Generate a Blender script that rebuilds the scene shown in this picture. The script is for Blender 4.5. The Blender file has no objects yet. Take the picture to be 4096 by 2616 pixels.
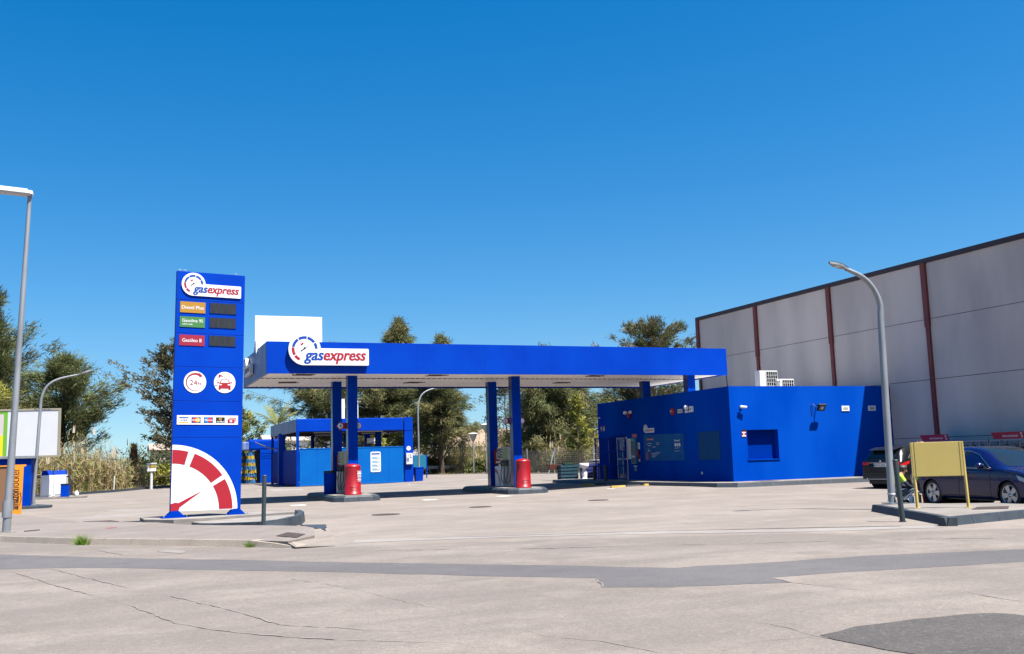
import bpy, bmesh, math, random
import numpy as np
from mathutils import Matrix, Vector
R = math.radians
PI = math.pi
random.seed(7)
RNG = np.random.default_rng(11)
SC = bpy.context.scene

# ------------------------------------------------------------------ camera, sky, sun, exposure
cam_d = bpy.data.cameras.new("camera")
cam_d.sensor_width = 36.0
cam_d.lens = 34.54
cam_d.clip_end = 6000.0
cam = bpy.data.objects.new("camera", cam_d)
SC.collection.objects.link(cam)
_rt = Vector((0.92747795, -0.37271093, -0.02951637))
_up = Vector((-0.02187734, -0.13291296, 0.99088623))
_fw = Vector((0.37323724, 0.91837939, 0.13142776))
cam.matrix_world = Matrix(((_rt.x, _up.x, -_fw.x, 0.0), (_rt.y, _up.y, -_fw.y, 0.0),
                           (_rt.z, _up.z, -_fw.z, 1.55), (0, 0, 0, 1)))
SC.camera = cam

SUN = Vector((0.25, -0.42, 1.0)).normalized()
elev = math.asin(SUN.z)
azim = math.atan2(SUN.x, SUN.y)
world = bpy.data.worlds.new("World")
SC.world = world
world.use_nodes = True
wn = world.node_tree
wn.nodes.clear()
sky = wn.nodes.new("ShaderNodeTexSky")
sky.sky_type = 'NISHITA'
sky.sun_disc = False
sky.sun_elevation = elev
sky.sun_rotation = azim
sky.air_density = 1.15
sky.dust_density = 0.9
sky.ozone_density = 3.0
hsv = wn.nodes.new("ShaderNodeHueSaturation")
hsv.inputs['Saturation'].default_value = 1.5
bg = wn.nodes.new("ShaderNodeBackground")
bg.inputs['Strength'].default_value = 0.0545
out = wn.nodes.new("ShaderNodeOutputWorld")
stc = wn.nodes.new("ShaderNodeTexCoord")
sadd = wn.nodes.new("ShaderNodeVectorMath"); sadd.operation = 'ADD'; sadd.inputs[1].default_value = (0, 0, 0.07)
snor = wn.nodes.new("ShaderNodeVectorMath"); snor.operation = 'NORMALIZE'
wn.links.new(stc.outputs['Generated'], sadd.inputs[0]); wn.links.new(sadd.outputs[0], snor.inputs[0]); wn.links.new(snor.outputs[0], sky.inputs[0])
wn.links.new(sky.outputs[0], hsv.inputs['Color'])
wn.links.new(hsv.outputs[0], bg.inputs[0])
wn.links.new(bg.outputs[0], out.inputs[0])
sl = bpy.data.lights.new("sun", 'SUN')
sl.energy = 5.0
sl.angle = R(0.53)
sl.color = (1.0, 0.955, 0.9)
so = bpy.data.objects.new("sun", sl)
so.rotation_euler = SUN.to_track_quat('Z', 'Y').to_euler()
so.location = (0, 0, 60)
SC.collection.objects.link(so)
SC.view_settings.view_transform = 'Standard'
SC.view_settings.look = 'None'
SC.view_settings.exposure = 1.62
SC.view_settings.gamma = 1.0

# ------------------------------------------------------------------ materials
MATS = {}
KA = 0.43        # sun-bleached paint and paving are held at modest albedos; the exposure does the rest
KW = 0.70
KEEPW = ("white", "plastic", "steel", "galvanised", "plate", "lamp", "card", "label", "poster", "teal", "pump", "hi_vis", "cloth", "skin", "palm", "base", "soil", "chrome", "alloy", "orange")
KEEP = ("casuarina", "reed_", "leaf", "grass_blade", "bark", "precast", "maroon", "car_paint", "rubber", "glass", "display", "hair", "roof_trim", "joint", "rim_", "soffit")
def mat(name, col, rough=0.6, var=0.0, scale=3.0, bump=0.0, bscale=40.0, metal=0.0, coat=0.0, spec=0.5,
        col2=None, trans=0.0, alpha=None, emit=None, stretch=(1, 1, 1), detail=4.0, lo=0.35, hi=0.65):
    """procedural principled material; col2/var mix a noise pattern into the colour"""
    if name in MATS: return MATS[name]
    if any(k in name for k in KEEPW) and "soffit" not in name:
        col = tuple(c * KW for c in col); col2 = tuple(c * KW for c in col2) if col2 else None
    elif not any(k in name for k in KEEP):
        col = tuple(c * KA for c in col); col2 = tuple(c * KA for c in col2) if col2 else None
    m = bpy.data.materials.new(name)
    m.use_nodes = True
    nt = m.node_tree
    b = nt.nodes["Principled BSDF"]
    b.inputs['Base Color'].default_value = (*col, 1)
    b.inputs['Roughness'].default_value = rough
    b.inputs['Metallic'].default_value = metal
    b.inputs['Coat Weight'].default_value = coat
    b.inputs['Specular IOR Level'].default_value = spec
    if coat: b.inputs['Coat Roughness'].default_value = 0.03
    if trans: b.inputs['Transmission Weight'].default_value = trans
    if emit: 
        b.inputs['Emission Color'].default_value = (*emit, 1); b.inputs['Emission Strength'].default_value = 1.0
    tc = nt.nodes.new("ShaderNodeTexCoord")
    mp = nt.nodes.new("ShaderNodeMapping")
    mp.inputs['Scale'].default_value = stretch
    nt.links.new(tc.outputs['Object'], mp.inputs[0])
    if col2 is None and var > 0:
        col2 = tuple(max(0, c * (1 - var)) for c in col)
    if col2 is not None:
        n = nt.nodes.new("ShaderNodeTexNoise")
        n.inputs['Scale'].default_value = scale
        n.inputs['Detail'].default_value = detail
        nt.links.new(mp.outputs[0], n.inputs['Vector'])
        r = nt.nodes.new("ShaderNodeMapRange")
        r.inputs['From Min'].default_value = lo
        r.inputs['From Max'].default_value = hi
        nt.links.new(n.outputs[0], r.inputs[0])
        mx = nt.nodes.new("ShaderNodeMix")
        mx.data_type = 'RGBA'
        mx.inputs[6].default_value = (*col, 1)
        mx.inputs[7].default_value = (*col2, 1)
        nt.links.new(r.outputs[0], mx.inputs[0])
        nt.links.new(mx.outputs[2], b.inputs['Base Color'])
    if bump > 0:
        n2 = nt.nodes.new("ShaderNodeTexNoise")
        n2.inputs['Scale'].default_value = bscale
        n2.inputs['Detail'].default_value = 3
        nt.links.new(mp.outputs[0], n2.inputs['Vector'])
        bp = nt.nodes.new("ShaderNodeBump")
        bp.inputs['Strength'].default_value = bump
        bp.inputs['Distance'].default_value = 0.02
        nt.links.new(n2.outputs[0], bp.inputs['Height'])
        nt.links.new(bp.outputs[0], b.inputs['Normal'])
    MATS[name] = m
    return m

def leafmat(name, col, col2, tr=0.25, scale=0.9):
    m = mat(name, col, 0.75, col2=col2, scale=scale, spec=0.2, lo=0.3, hi=0.7)
    nt = m.node_tree
    b = nt.nodes["Principled BSDF"]
    o = [n for n in nt.nodes if n.type == 'OUTPUT_MATERIAL'][0]
    t = nt.nodes.new("ShaderNodeBsdfTranslucent")
    src = b.inputs['Base Color'].links[0].from_socket
    nt.links.new(src, t.inputs[0])
    mx = nt.nodes.new("ShaderNodeMixShader")
    mx.inputs[0].default_value = tr
    nt.links.new(b.outputs[0], mx.inputs[1]); nt.links.new(t.outputs[0], mx.inputs[2])
    nt.links.new(mx.outputs[0], o.inputs[0])
    return m

def groundmat(name, c1, c2, c3, speck=0.36, sscale=46.0, bump=0.45, patches=0.5):
    """asphalt / concrete: broad tonal drift, wear blotches, aggregate speckle"""
    m = bpy.data.materials.new(name); m.use_nodes = True
    c1, c2, c3 = [tuple(x * KA for x in c) for c in (c1, c2, c3)]
    nt = m.node_tree; b = nt.nodes["Principled BSDF"]
    b.inputs['Roughness'].default_value = 0.9
    b.inputs['Specular IOR Level'].default_value = 0.25
    tc = nt.nodes.new("ShaderNodeTexCoord")
    def noise(s, d=5.0, ro=0.55, vec=None):
        n = nt.nodes.new("ShaderNodeTexNoise")
        n.inputs['Scale'].default_value = s; n.inputs['Detail'].default_value = d
        n.inputs['Roughness'].default_value = ro
        nt.links.new(vec or tc.outputs['Object'], n.inputs['Vector']); return n.outputs[0]
    def rng(x, a, c, lo=0.0, hi=1.0):
        r = nt.nodes.new("ShaderNodeMapRange")
        r.inputs[1].default_value = a; r.inputs[2].default_value = c
        r.inputs[3].default_value = lo; r.inputs[4].default_value = hi
        nt.links.new(x, r.inputs[0]); return r.outputs[0]
    def mix(f, a, c, blend='MIX'):
        x = nt.nodes.new("ShaderNodeMix"); x.data_type = 'RGBA'; x.blend_type = blend
        if hasattr(f, 'links'): nt.links.new(f, x.inputs[0])
        else: x.inputs[0].default_value = f
        for s, v in ((6, a), (7, c)):
            if hasattr(v, 'links'): nt.links.new(v, x.inputs[s])
            else: x.inputs[s].default_value = (*v, 1)
        return x.outputs[2]
    mp = nt.nodes.new("ShaderNodeMapping")
    mp.inputs['Rotation'].default_value = (0, 0, R(28)); mp.inputs['Scale'].default_value = (0.35, 1.6, 1)
    nt.links.new(tc.outputs['Object'], mp.inputs[0])
    base = mix(rng(noise(0.3, 7.0, 0.65), 0.40, 0.58), c1, tuple(x * 0.93 for x in c2))
    base = mix(rng(noise(0.9, 6.0, 0.6, mp.outputs[0]), 0.46, 0.64, 0.0, patches), base, tuple(x * 0.95 for x in c3))
    base = mix(rng(noise(0.45, 8.0, 0.7), 0.52, 0.66, 0.0, patches * 0.95), base, tuple(min(1, x * 1.25) for x in c1))
    base = mix(rng(noise(2.6, 8.0, 0.75), 0.50, 0.68, 0.0, 0.5), base, tuple(x * 0.74 for x in c2))
    sp = noise(sscale, 3.0, 0.75)
    base = mix(rng(sp, 0.38, 0.66, 0.0, speck), base, tuple(x * 0.45 for x in c2))
    base = mix(rng(noise(sscale * 0.4, 3.0, 0.8), 0.56, 0.68, 0.0, speck), base, tuple(min(1, x * 1.35) for x in c1))
    base = mix(rng(noise(sscale * 0.36, 5.0, 0.85), 0.44, 0.66, 0.0, min(.7, speck * 1.5)), base, tuple(x * 0.62 for x in c2))
    base = mix(rng(noise(sscale * 0.22, 4.0, 0.8), 0.60, 0.70, 0.0, speck * 1.3), base, tuple(x * 0.55 for x in c2))
    nt.links.new(base, b.inputs['Base Color'])
    bp = nt.nodes.new("ShaderNodeBump"); bp.inputs['Strength'].default_value = bump
    bp.inputs['Distance'].default_value = 0.015
    nt.links.new(sp, bp.inputs['Height']); nt.links.new(bp.outputs[0], b.inputs['Normal'])
    MATS[name] = m
    return m

BLUE = mat("blue_paint", (0.0, 0.060, 0.62), 0.45, col2=(0.0, 0.082, 0.72), scale=0.5, bump=0.03, bscale=9, spec=0.06)
BLUEW = mat("blue_masonry_paint", (0.0, 0.075, 0.64), 0.7, col2=(0.004, 0.118, 0.76), scale=0.45, bump=0.18, bscale=55, detail=7, spec=0.0, stretch=(1, 1, 0.4))
BLUEG = mat("blue_gloss_side", (0.004, 0.03, 0.26), 0.16, var=0.2, scale=1.2, spec=0.5)
BLUED = mat("blue_steel_paint", (0.0, 0.044, 0.42), 0.5, var=0.25, scale=1.2, spec=0.02)
BLUEL = mat("light_blue_panel_paint", (0.0, 0.17, 0.68), 0.5, col2=(0.0, 0.21, 0.74), scale=0.7, bump=0.03, bscale=6, spec=0.1)
BLUEWORNSHEEN = mat("weathered_sheen_blue_paint", (0.30, 0.42, 0.72), 0.45, col2=(0.05, 0.14, 0.58), scale=1.6, stretch=(1, 2.6, 0.35), lo=0.42, hi=0.6)  # pale streaks: weathering plus reflected sky and ground put into the colour
WHITE = mat("white_paint", (0.82, 0.82, 0.82), 0.45, var=0.04, scale=1.5)
SIGNW = mat("sign_white", (0.84, 0.84, 0.85), 0.35)
GREYW = mat("off_white_plastic", (0.62, 0.62, 0.60), 0.5)
RED = mat("sign_red", (0.62, 0.012, 0.03), 0.4)
REDP = mat("red_plastic", (0.33, 0.004, 0.009), 0.38, var=0.12, scale=2.0)
LOGOB = mat("logo_blue", (0.0, 0.085, 0.55), 0.4)
BLACK = mat("black_plastic", (0.012, 0.012, 0.014), 0.45)
DISPLAY = mat("dark_display", (0.022, 0.021, 0.022), 0.3, var=0.4, scale=9, stretch=(3, 1, 0.3))
RUBBER = mat("rubber", (0.014, 0.014, 0.015), 0.75)
GALV = mat("galvanised_steel", (0.34, 0.36, 0.38), 0.5, metal=0.35, var=0.25, scale=6, stretch=(1, 1, 0.2))
STEEL = mat("grey_steel", (0.42, 0.42, 0.43), 0.42, metal=0.55, var=0.2, scale=4)
PUMPG = mat("pump_grey", (0.40, 0.39, 0.38), 0.4, var=0.15, scale=3)
DKPAINT = mat("dark_grey_paint", (0.062, 0.085, 0.11), 0.55, var=0.35, scale=5, bump=0.1, bscale=25)
BOLL = mat("bollard_grey_paint", (0.055, 0.085, 0.10), 0.5, var=0.2, scale=4)
YELLOW = mat("cream_yellow_plastic", (0.60, 0.45, 0.12), 0.5, var=0.05, scale=2)
YPAINT = mat("yellow_road_paint", (0.62, 0.42, 0.03), 0.7, var=0.35, scale=9)
CONC = mat("concrete", (0.42, 0.38, 0.34), 0.9, col2=(0.30, 0.275, 0.25), scale=2.2, bump=0.25, bscale=60, detail=7)
CONCL = mat("island_concrete", (0.36, 0.325, 0.29), 0.9, col2=(0.28, 0.25, 0.22), scale=1.5, bump=0.2, bscale=60, detail=7)
KERBC = mat("kerb_concrete", (0.40, 0.345, 0.29), 0.95, col2=(0.52, 0.44, 0.36), scale=1.3, bump=0.4, bscale=30, detail=7)
WALLP = mat("precast_wall", (0.50, 0.415, 0.365), 0.85, col2=(0.38, 0.318, 0.285), scale=0.5, bump=0.1, bscale=20, detail=8, stretch=(1, 1, 0.35))
MAROON = mat("maroon_paint", (0.15, 0.022, 0.016), 0.55, var=0.25, scale=2)
RIDGE = mat("dark_roof_trim", (0.028, 0.010, 0.012), 0.5)
JOINT = mat("joint_dark", (0.06, 0.045, 0.04), 0.9)
SOFFIT = mat("soffit_white", (0.90, 0.86, 0.82), 0.5, var=0.06, scale=0.8)
GLASS = mat("dark_glass", (0.008, 0.012, 0.015), 0.04, spec=0.6)
TEAL = mat("teal_machine_paint", (0.01, 0.16, 0.27), 0.35)
POSTER = mat("blue_poster_print", (0.003, 0.085, 0.30), 0.6, col2=(0.003, 0.11, 0.34), scale=2, spec=0.1)
ORANGE = mat("orange_panel", (0.80, 0.27, 0.008), 0.45)
BROWN = mat("brown_panel", (0.22, 0.10, 0.05), 0.5)
SKIN = mat("skin", (0.28, 0.13, 0.075), 0.55)
HAIR = mat("dark_hair", (0.018, 0.013, 0.011), 0.6)
HAIRB = mat("brown_hair", (0.085, 0.035, 0.018), 0.6)
HIVIS = mat("hi_vis_yellow", (0.42, 0.72, 0.02), 0.6)
NAVY = mat("navy_cloth", (0.012, 0.016, 0.045), 0.85)
GREYC = mat("grey_blue_cloth", (0.10, 0.135, 0.19), 0.85, var=0.3, scale=12)
REFL = mat("reflective_band", (0.25, 0.26, 0.27), 0.4)
CARBLK = mat("black_car_paint", (0.004, 0.0045, 0.006), 0.3, coat=0.18, spec=0.3)
CARBLU = mat("blue_car_paint", (0.002, 0.005, 0.050), 0.25, coat=0.5, spec=0.25)
CARSIL = mat("silver_car_paint", (0.5, 0.51, 0.53), 0.3, coat=1.0, metal=0.5)
CHROME = mat("chrome", (0.7, 0.7, 0.72), 0.15, metal=1.0)
ALLOY = mat("alloy_rim", (0.62, 0.62, 0.64), 0.28, metal=0.75)
RIMDK = mat("rim_dark", (0.03, 0.03, 0.033), 0.4, metal=0.4)
TAILR = mat("tail_lamp_red", (0.45, 0.008, 0.006), 0.12, coat=1.0)
HEADL = mat("head_lamp_glass", (0.35, 0.37, 0.4), 0.08, coat=1.0)
PLATE = mat("plate_white", (0.75, 0.75, 0.72), 0.4)
BARK = mat("bark", (0.085, 0.060, 0.045), 0.95, var=0.45, scale=6, bump=0.5, bscale=14, stretch=(1, 1, 0.3))
BARKL = mat("pale_bark", (0.22, 0.17, 0.13), 0.95, var=0.35, scale=6)
SOIL = mat("dry_soil", (0.30, 0.225, 0.155), 0.95, col2=(0.20, 0.165, 0.10), scale=0.6, bump=0.6, bscale=6, detail=8)
COVER = mat("rusty_iron", (0.085, 0.055, 0.042), 0.8, var=0.4, scale=12, bump=0.5, bscale=60)
TILE = mat("terracotta_roof", (0.38, 0.20, 0.12), 0.85, var=0.3, scale=3)
CREAMW = mat("cream_house_wall", (0.62, 0.55, 0.46), 0.9, var=0.12, scale=0.5)
GRASSM = leafmat("grass_blade", (0.10, 0.20, 0.02), (0.16, 0.24, 0.03), 0.3, 5)
LEAF1 = leafmat("casuarina_olive", (0.135, 0.145, 0.052), (0.078, 0.098, 0.038))
PAPER = mat("poster_paper_white", (0.66, 0.67, 0.70), 0.6, var=0.04, scale=1.5)
LEAF2 = leafmat("casuarina_dark", (0.060, 0.068, 0.030), (0.085, 0.085, 0.035))
LEAF3 = leafmat("casuarina_straw", (0.235, 0.205, 0.085), (0.160, 0.148, 0.06))
LEAF4 = leafmat("bush_green", (0.085, 0.135, 0.03), (0.14, 0.17, 0.045))
LEAF5 = leafmat("yellow_green_leaf", (0.27, 0.25, 0.045), (0.19, 0.20, 0.04))
LEAF6 = leafmat("grey_brown_leaf", (0.135, 0.115, 0.068), (0.09, 0.085, 0.045))
REED1 = leafmat("reed_green", (0.13, 0.150, 0.045), (0.19, 0.19, 0.07))
REED2 = leafmat("reed_straw", (0.30, 0.225, 0.115), (0.21, 0.16, 0.08))
REED3 = leafmat("reed_plume", (0.55, 0.47, 0.38), (0.46, 0.38, 0.28))
PALML = leafmat("palm_leaf", (0.15, 0.19, 0.04), (0.27, 0.24, 0.06), 0.2)
GROUND = groundmat("forecourt_asphalt", (0.470, 0.408, 0.356), (0.400, 0.345, 0.300), (0.335, 0.296, 0.264), patches=0.6)
ROAD = groundmat("road_asphalt", (0.430, 0.372, 0.325), (0.345, 0.298, 0.262), (0.290, 0.258, 0.233), 0.42, 40, 0.55, 0.65)
ROADDK = groundmat("dark_asphalt_patch", (0.225, 0.212, 0.215), (0.190, 0.180, 0.185), (0.26, 0.24, 0.235), 0.35, 60, 0.35, 0.2)
ROADFR = groundmat("fresh_asphalt_patch", (0.205, 0.185, 0.17), (0.15, 0.14, 0.135), (0.24, 0.21, 0.19), 0.65, 42, 0.6, 0.2)
PAVE = groundmat("pavement_concrete", (0.385, 0.335, 0.30), (0.34, 0.295, 0.262), (0.295, 0.26, 0.235), 0.18, 40, 0.2, 0.35)
LITSTRIP = groundmat("light_concrete_strip", (0.47, 0.435, 0.405), (0.42, 0.385, 0.36), (0.38, 0.34, 0.315), 0.15, 40, 0.2, 0.3)
CRACK = mat("crack_dark", (0.36, 0.312, 0.275), 0.95, var=0.3, scale=3)
STAIN = mat("damp_stain", (0.30, 0.25, 0.20), 0.9, var=0.2, scale=2)
RMARK = mat("road_mark_white", (0.66, 0.65, 0.63), 0.8, col2=(0.5, 0.46, 0.42), scale=4)

# ------------------------------------------------------------------ builders
ID = Matrix.Identity(4)
def T(x, y, z): return Matrix.Translation((x, y, z))
def RZ(a): return Matrix.Rotation(a, 4, 'Z')
def face_frame(o, right, up):
    """matrix with local x=right, y=up, z=outward normal, origin o"""
    r = Vector(right).normalized(); u = Vector(up).normalized(); n = r.cross(u)
    return Matrix(((r.x, u.x, n.x, o[0]), (r.y, u.y, n.y, o[1]), (r.z, u.z, n.z, o[2]), (0, 0, 0, 1)))

GLY = {}
def glyphs(s, shear=0.0, bold=0.0, spacing=1.0):
    key = (s, shear, bold, spacing)
    if key not in GLY:
        cu = bpy.data.curves.new("txt", 'FONT')
        cu.body = s; cu.size = 1.0; cu.shear = shear; cu.offset = bold; cu.space_character = spacing
        cu.resolution_u = 3; cu.fill_mode = 'FRONT'
        ob = bpy.data.objects.new("txt", cu)
        SC.collection.objects.link(ob)
        bpy.context.view_layer.update()
        dg = bpy.context.evaluated_depsgraph_get()
        me = ob.evaluated_get(dg).to_mesh()
        vs = [tuple(v.co) for v in me.vertices]; fs = [tuple(p.vertices) for p in me.polygons]
        bpy.data.objects.remove(ob); bpy.data.curves.remove(cu)
        GLY[key] = (vs, fs)
    return GLY[key]

class MB:
    def __init__(self, M=None):
        self.v = []; self.f = []; self.mi = []; self.ms = []; self.M = M or ID; self.sm = []
    def _m(self, m):
        if m not in self.ms: self.ms.append(m)
        return self.ms.index(m)
    def add(self, vs, fs, m, M=None, smooth=False):
        X = self.M @ M if M is not None else self.M
        b = len(self.v); k = self._m(m)
        self.v.extend([tuple(X @ Vector(p)) for p in vs])
        for f in fs:
            self.f.append(tuple(b + i for i in f)); self.mi.append(k); self.sm.append(smooth)
        return self
    def box(self, x0, x1, y0, y1, z0, z1, m, M=None):
        vs = [(x0, y0, z0), (x1, y0, z0), (x1, y1, z0), (x0, y1, z0), (x0, y0, z1), (x1, y0, z1), (x1, y1, z1), (x0, y1, z1)]
        return self.add(vs, [(0, 3, 2, 1), (4, 5, 6, 7), (0, 1, 5, 4), (1, 2, 6, 5), (2, 3, 7, 6), (3, 0, 4, 7)], m, M)
    def bbox(self, x0, x1, y0, y1, z0, z1, m, b=0.02, M=None):
        """box with chamfered edges"""
        bm = bmesh.new()
        bmesh.ops.create_cube(bm, size=1.0)
        for v in bm.verts:
            v.co = Vector(((x0 + x1) / 2 + v.co.x * (x1 - x0), (y0 + y1) / 2 + v.co.y * (y1 - y0), (z0 + z1) / 2 + v.co.z * (z1 - z0)))
        bmesh.ops.bevel(bm, geom=bm.edges[:], offset=b, segments=2, affect='EDGES', profile=0.6)
        self.addbm(bm, m, M); return self
    def addbm(self, bm, m, M=None, smooth=False):
        bm.verts.index_update()
        self.add([tuple(v.co) for v in bm.verts], [tuple(v.index for v in f.verts) for f in bm.faces], m, M, smooth)
        bm.free()
    def poly(self, pts, m, M=None, z=0.0):
        return self.add([(p[0], p[1], z) for p in pts], [tuple(range(len(pts)))], m, M)
    def prism(self, pts, z0, z1, m, M=None, mside=None):
        n = len(pts)
        a = sum(pts[i][0] * pts[(i + 1) % n][1] - pts[(i + 1) % n][0] * pts[i][1] for i in range(n))
        if a < 0: pts = pts[::-1]
        vs = [(p[0], p[1], z0) for p in pts] + [(p[0], p[1], z1) for p in pts]
        self.add(vs, [tuple(range(n))[::-1], tuple(range(n, 2 * n))], m, M)
        self.add(vs, [(i, (i + 1) % n, n + (i + 1) % n, n + i) for i in range(n)], mside or m, M)
        return self
    def rect(self, x0, x1, y0, y1, m, M=None, z=0.0):
        return self.poly([(x0, y0), (x1, y0), (x1, y1), (x0, y1)], m, M, z)
    def disc(self, cx, cy, r, m, M=None, z=0.0, n=28, ry=None):
        ry = ry or r
        return self.poly([(cx + r * math.cos(2 * PI * i / n), cy + ry * math.sin(2 * PI * i / n)) for i in range(n)], m, M, z)
    def arc(self, cx, cy, r0, r1, a0, a1, m, M=None, z=0.0, n=14, w1=None):
        """annular sector, degrees; w1 = (r0,r1) at the end for tapering"""
        e0, e1 = w1 or (r0, r1)
        vs = []; fs = []
        for i in range(n + 1):
            t = i / n; a = R(a0 + (a1 - a0) * t)
            for p, q in ((r0, e0), (r1, e1)):
                r = p + (q - p) * t
                vs.append((cx + r * math.cos(a), cy + r * math.sin(a), z))
        for i in range(n):
            f = (2 * i, 2 * i + 1, 2 * i + 3, 2 * i + 2)
            fs.append(f if a1 > a0 else f[::-1])
        return self.add(vs, fs, m, M)
    def cyl(self, p0, p1, r0, r1=None, m=None, n=12, caps=True, smooth=True, M=None):
        return self.tube([p0, p1], [r0, r0 if r1 is None else r1], m, n, caps, smooth, M)
    def tube(self, pts, rad, m, n=8, caps=True, smooth=True, M=None):
        pts = [Vector(p) for p in pts]
        if not hasattr(rad, '__len__'): rad = [rad] * len(pts)
        vs = []; fs = []
        t0 = (pts[1] - pts[0]).normalized()
        ref = Vector((0, 0, 1)) if abs(t0.z) < 0.9 else Vector((1, 0, 0))
        u = t0.cross(ref).normalized()
        for i, p in enumerate(pts):
            t = (pts[min(i + 1, len(pts) - 1)] - pts[max(i - 1, 0)]).normalized()
            u = (u - t * u.dot(t)).normalized(); w = t.cross(u)
            for k in range(n):
                a = 2 * PI * k / n
                vs.append(tuple(p + (u * math.cos(a) + w * math.sin(a)) * rad[i]))
        for i in range(len(pts) - 1):
            for k in range(n):
                fs.append((i * n + k, i * n + (k + 1) % n, (i + 1) * n + (k + 1) % n, (i + 1) * n + k))
        self.add(vs, fs, m, M, smooth)
        if caps:
            self.add(vs[:n], [tuple(range(n))[::-1]], m, M); self.add(vs[-n:], [tuple(range(n))], m, M)
        return self
    def lathe(self, prof, m, n=20, M=None, smooth=True, cap=True):
        vs = []; fs = []
        for r, z in prof:
            for k in range(n):
                a = 2 * PI * k / n
                vs.append((r * math.cos(a), r * math.sin(a), z))
        for i in range(len(prof) - 1):
            for k in range(n):
                fs.append((i * n + k, i * n + (k + 1) % n, (i + 1) * n + (k + 1) % n, (i + 1) * n + k))
        self.add(vs, fs, m, M, smooth)
        if cap:
            self.add(vs[:n], [tuple(range(n))[::-1]], m, M); self.add(vs[-n:], [tuple(range(n))], m, M)
        return self
    def ball(self, c, r, m, n=10, sc=(1, 1, 1), M=None):
        bm = bmesh.new()
        bmesh.ops.create_uvsphere(bm, u_segments=n, v_segments=max(5, n // 2 + 1), radius=r)
        for v in bm.verts: v.co = Vector((c[0] + v.co.x * sc[0], c[1] + v.co.y * sc[1], c[2] + v.co.z * sc[2]))
        self.addbm(bm, m, M, True); return self
    def text(self, s, x, y, w, h, m, M=None, z=0.0, shear=0.0, bold=0.0, xh=False, align='l', rot=0.0, spacing=1.0):
        """text whose box is w wide (None: keep proportion) and whose cap (or x-) height is h; (x,y) is the baseline start"""
        vs, fs = glyphs(s, shear, bold, spacing)
        if not vs: return self
        rv, _ = glyphs('x' if xh else 'H', 0.0, bold, 1.0)
        rh = max(p[1] for p in rv) - min(p[1] for p in rv)
        x0 = min(p[0] for p in vs); x1 = max(p[0] for p in vs)
        sy = h / rh; sx = sy if w is None else w / (x1 - x0)
        W = (x1 - x0) * sx
        dx = 0 if align == 'l' else -W / 2
        A = (M or ID) @ T(x, y, z) @ RZ(rot)
        return self.add([((p[0] - x0) * sx + dx, p[1] * sy, 0) for p in vs], fs, m, A)
    def build(self, name, parent=None, bevel=0.0, **props):
        me = bpy.data.meshes.new(name)
        me.from_pydata(self.v, [], self.f)
        for m in self.ms: me.materials.append(m)
        me.polygons.foreach_set('material_index', self.mi)
        me.polygons.foreach_set('use_smooth', self.sm)
        me.update()
        o = bpy.data.objects.new(name, me)
        SC.collection.objects.link(o)
        if parent is not None: o.parent = parent
        if bevel > 0:
            b = o.modifiers.new("edge", 'BEVEL'); b.width = bevel; b.segments = 2; b.limit_method = 'ANGLE'; b.angle_limit = R(50)
        for k, v in props.items(): o[k] = v
        return o

def thing(name, label, cat, loc=(0, 0, 0), rz=0.0, group=None):
    o = bpy.data.objects.new(name, None)
    o.empty_display_size = 0.3
    SC.collection.objects.link(o)
    o.location = loc; o.rotation_euler = (0, 0, rz)
    o['label'] = label; o['category'] = cat
    if group: o['group'] = group
    return o
def inv(o):
    """world -> local matrix of a freshly made thing"""
    return (T(*o.location) @ RZ(o.rotation_euler[2])).inverted()
def kids(o): return [c for c in SC.collection.objects if c.parent == o]
def dup(root, loc, rz=None, label=None, group=None):
    def cp(o, par):
        c = o.copy(); SC.collection.objects.link(c)
        if par is not None: c.parent = par
        for k in kids(o): cp(k, c)
        return c
    ks = kids(root)
    r = root.copy(); SC.collection.objects.link(r)
    for k in ks: cp(k, r)
    r.location = loc
    if rz is not None: r.rotation_euler = (0, 0, rz)
    if label: r['label'] = label
    if group: r['group'] = group
    return r
def sm(a, b, x):
    t = min(1.0, max(0.0, (x - a) / (b - a))); return t * t * (3 - 2 * t)
def gz(x, y):
    """ground height: the forecourt rises gently towards the shop"""
    return 0.12 * sm(16, 23, x) * sm(29, 36, y)
# ------------------------------------------------------------------ ground and paving
def build_ground():
    xs = np.concatenate(([-3000, -400, -120], np.arange(-60, 100, 1.0), [140, 400, 3000]))
    ys = np.concatenate(([-3000, -300, -40], np.arange(-12, 120, 1.0), [160, 400, 3000]))
    v = [(float(x), float(y), gz(x, y)) for y in ys for x in xs]
    n = len(xs); f = []
    for j in range(len(ys) - 1):
        for i in range(n - 1):
            a = j * n + i; f.append((a, a + 1, a + n + 1, a + n))
    MB().add(v, f, GROUND, smooth=True).build("ground", kind='structure')
build_ground()

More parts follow.
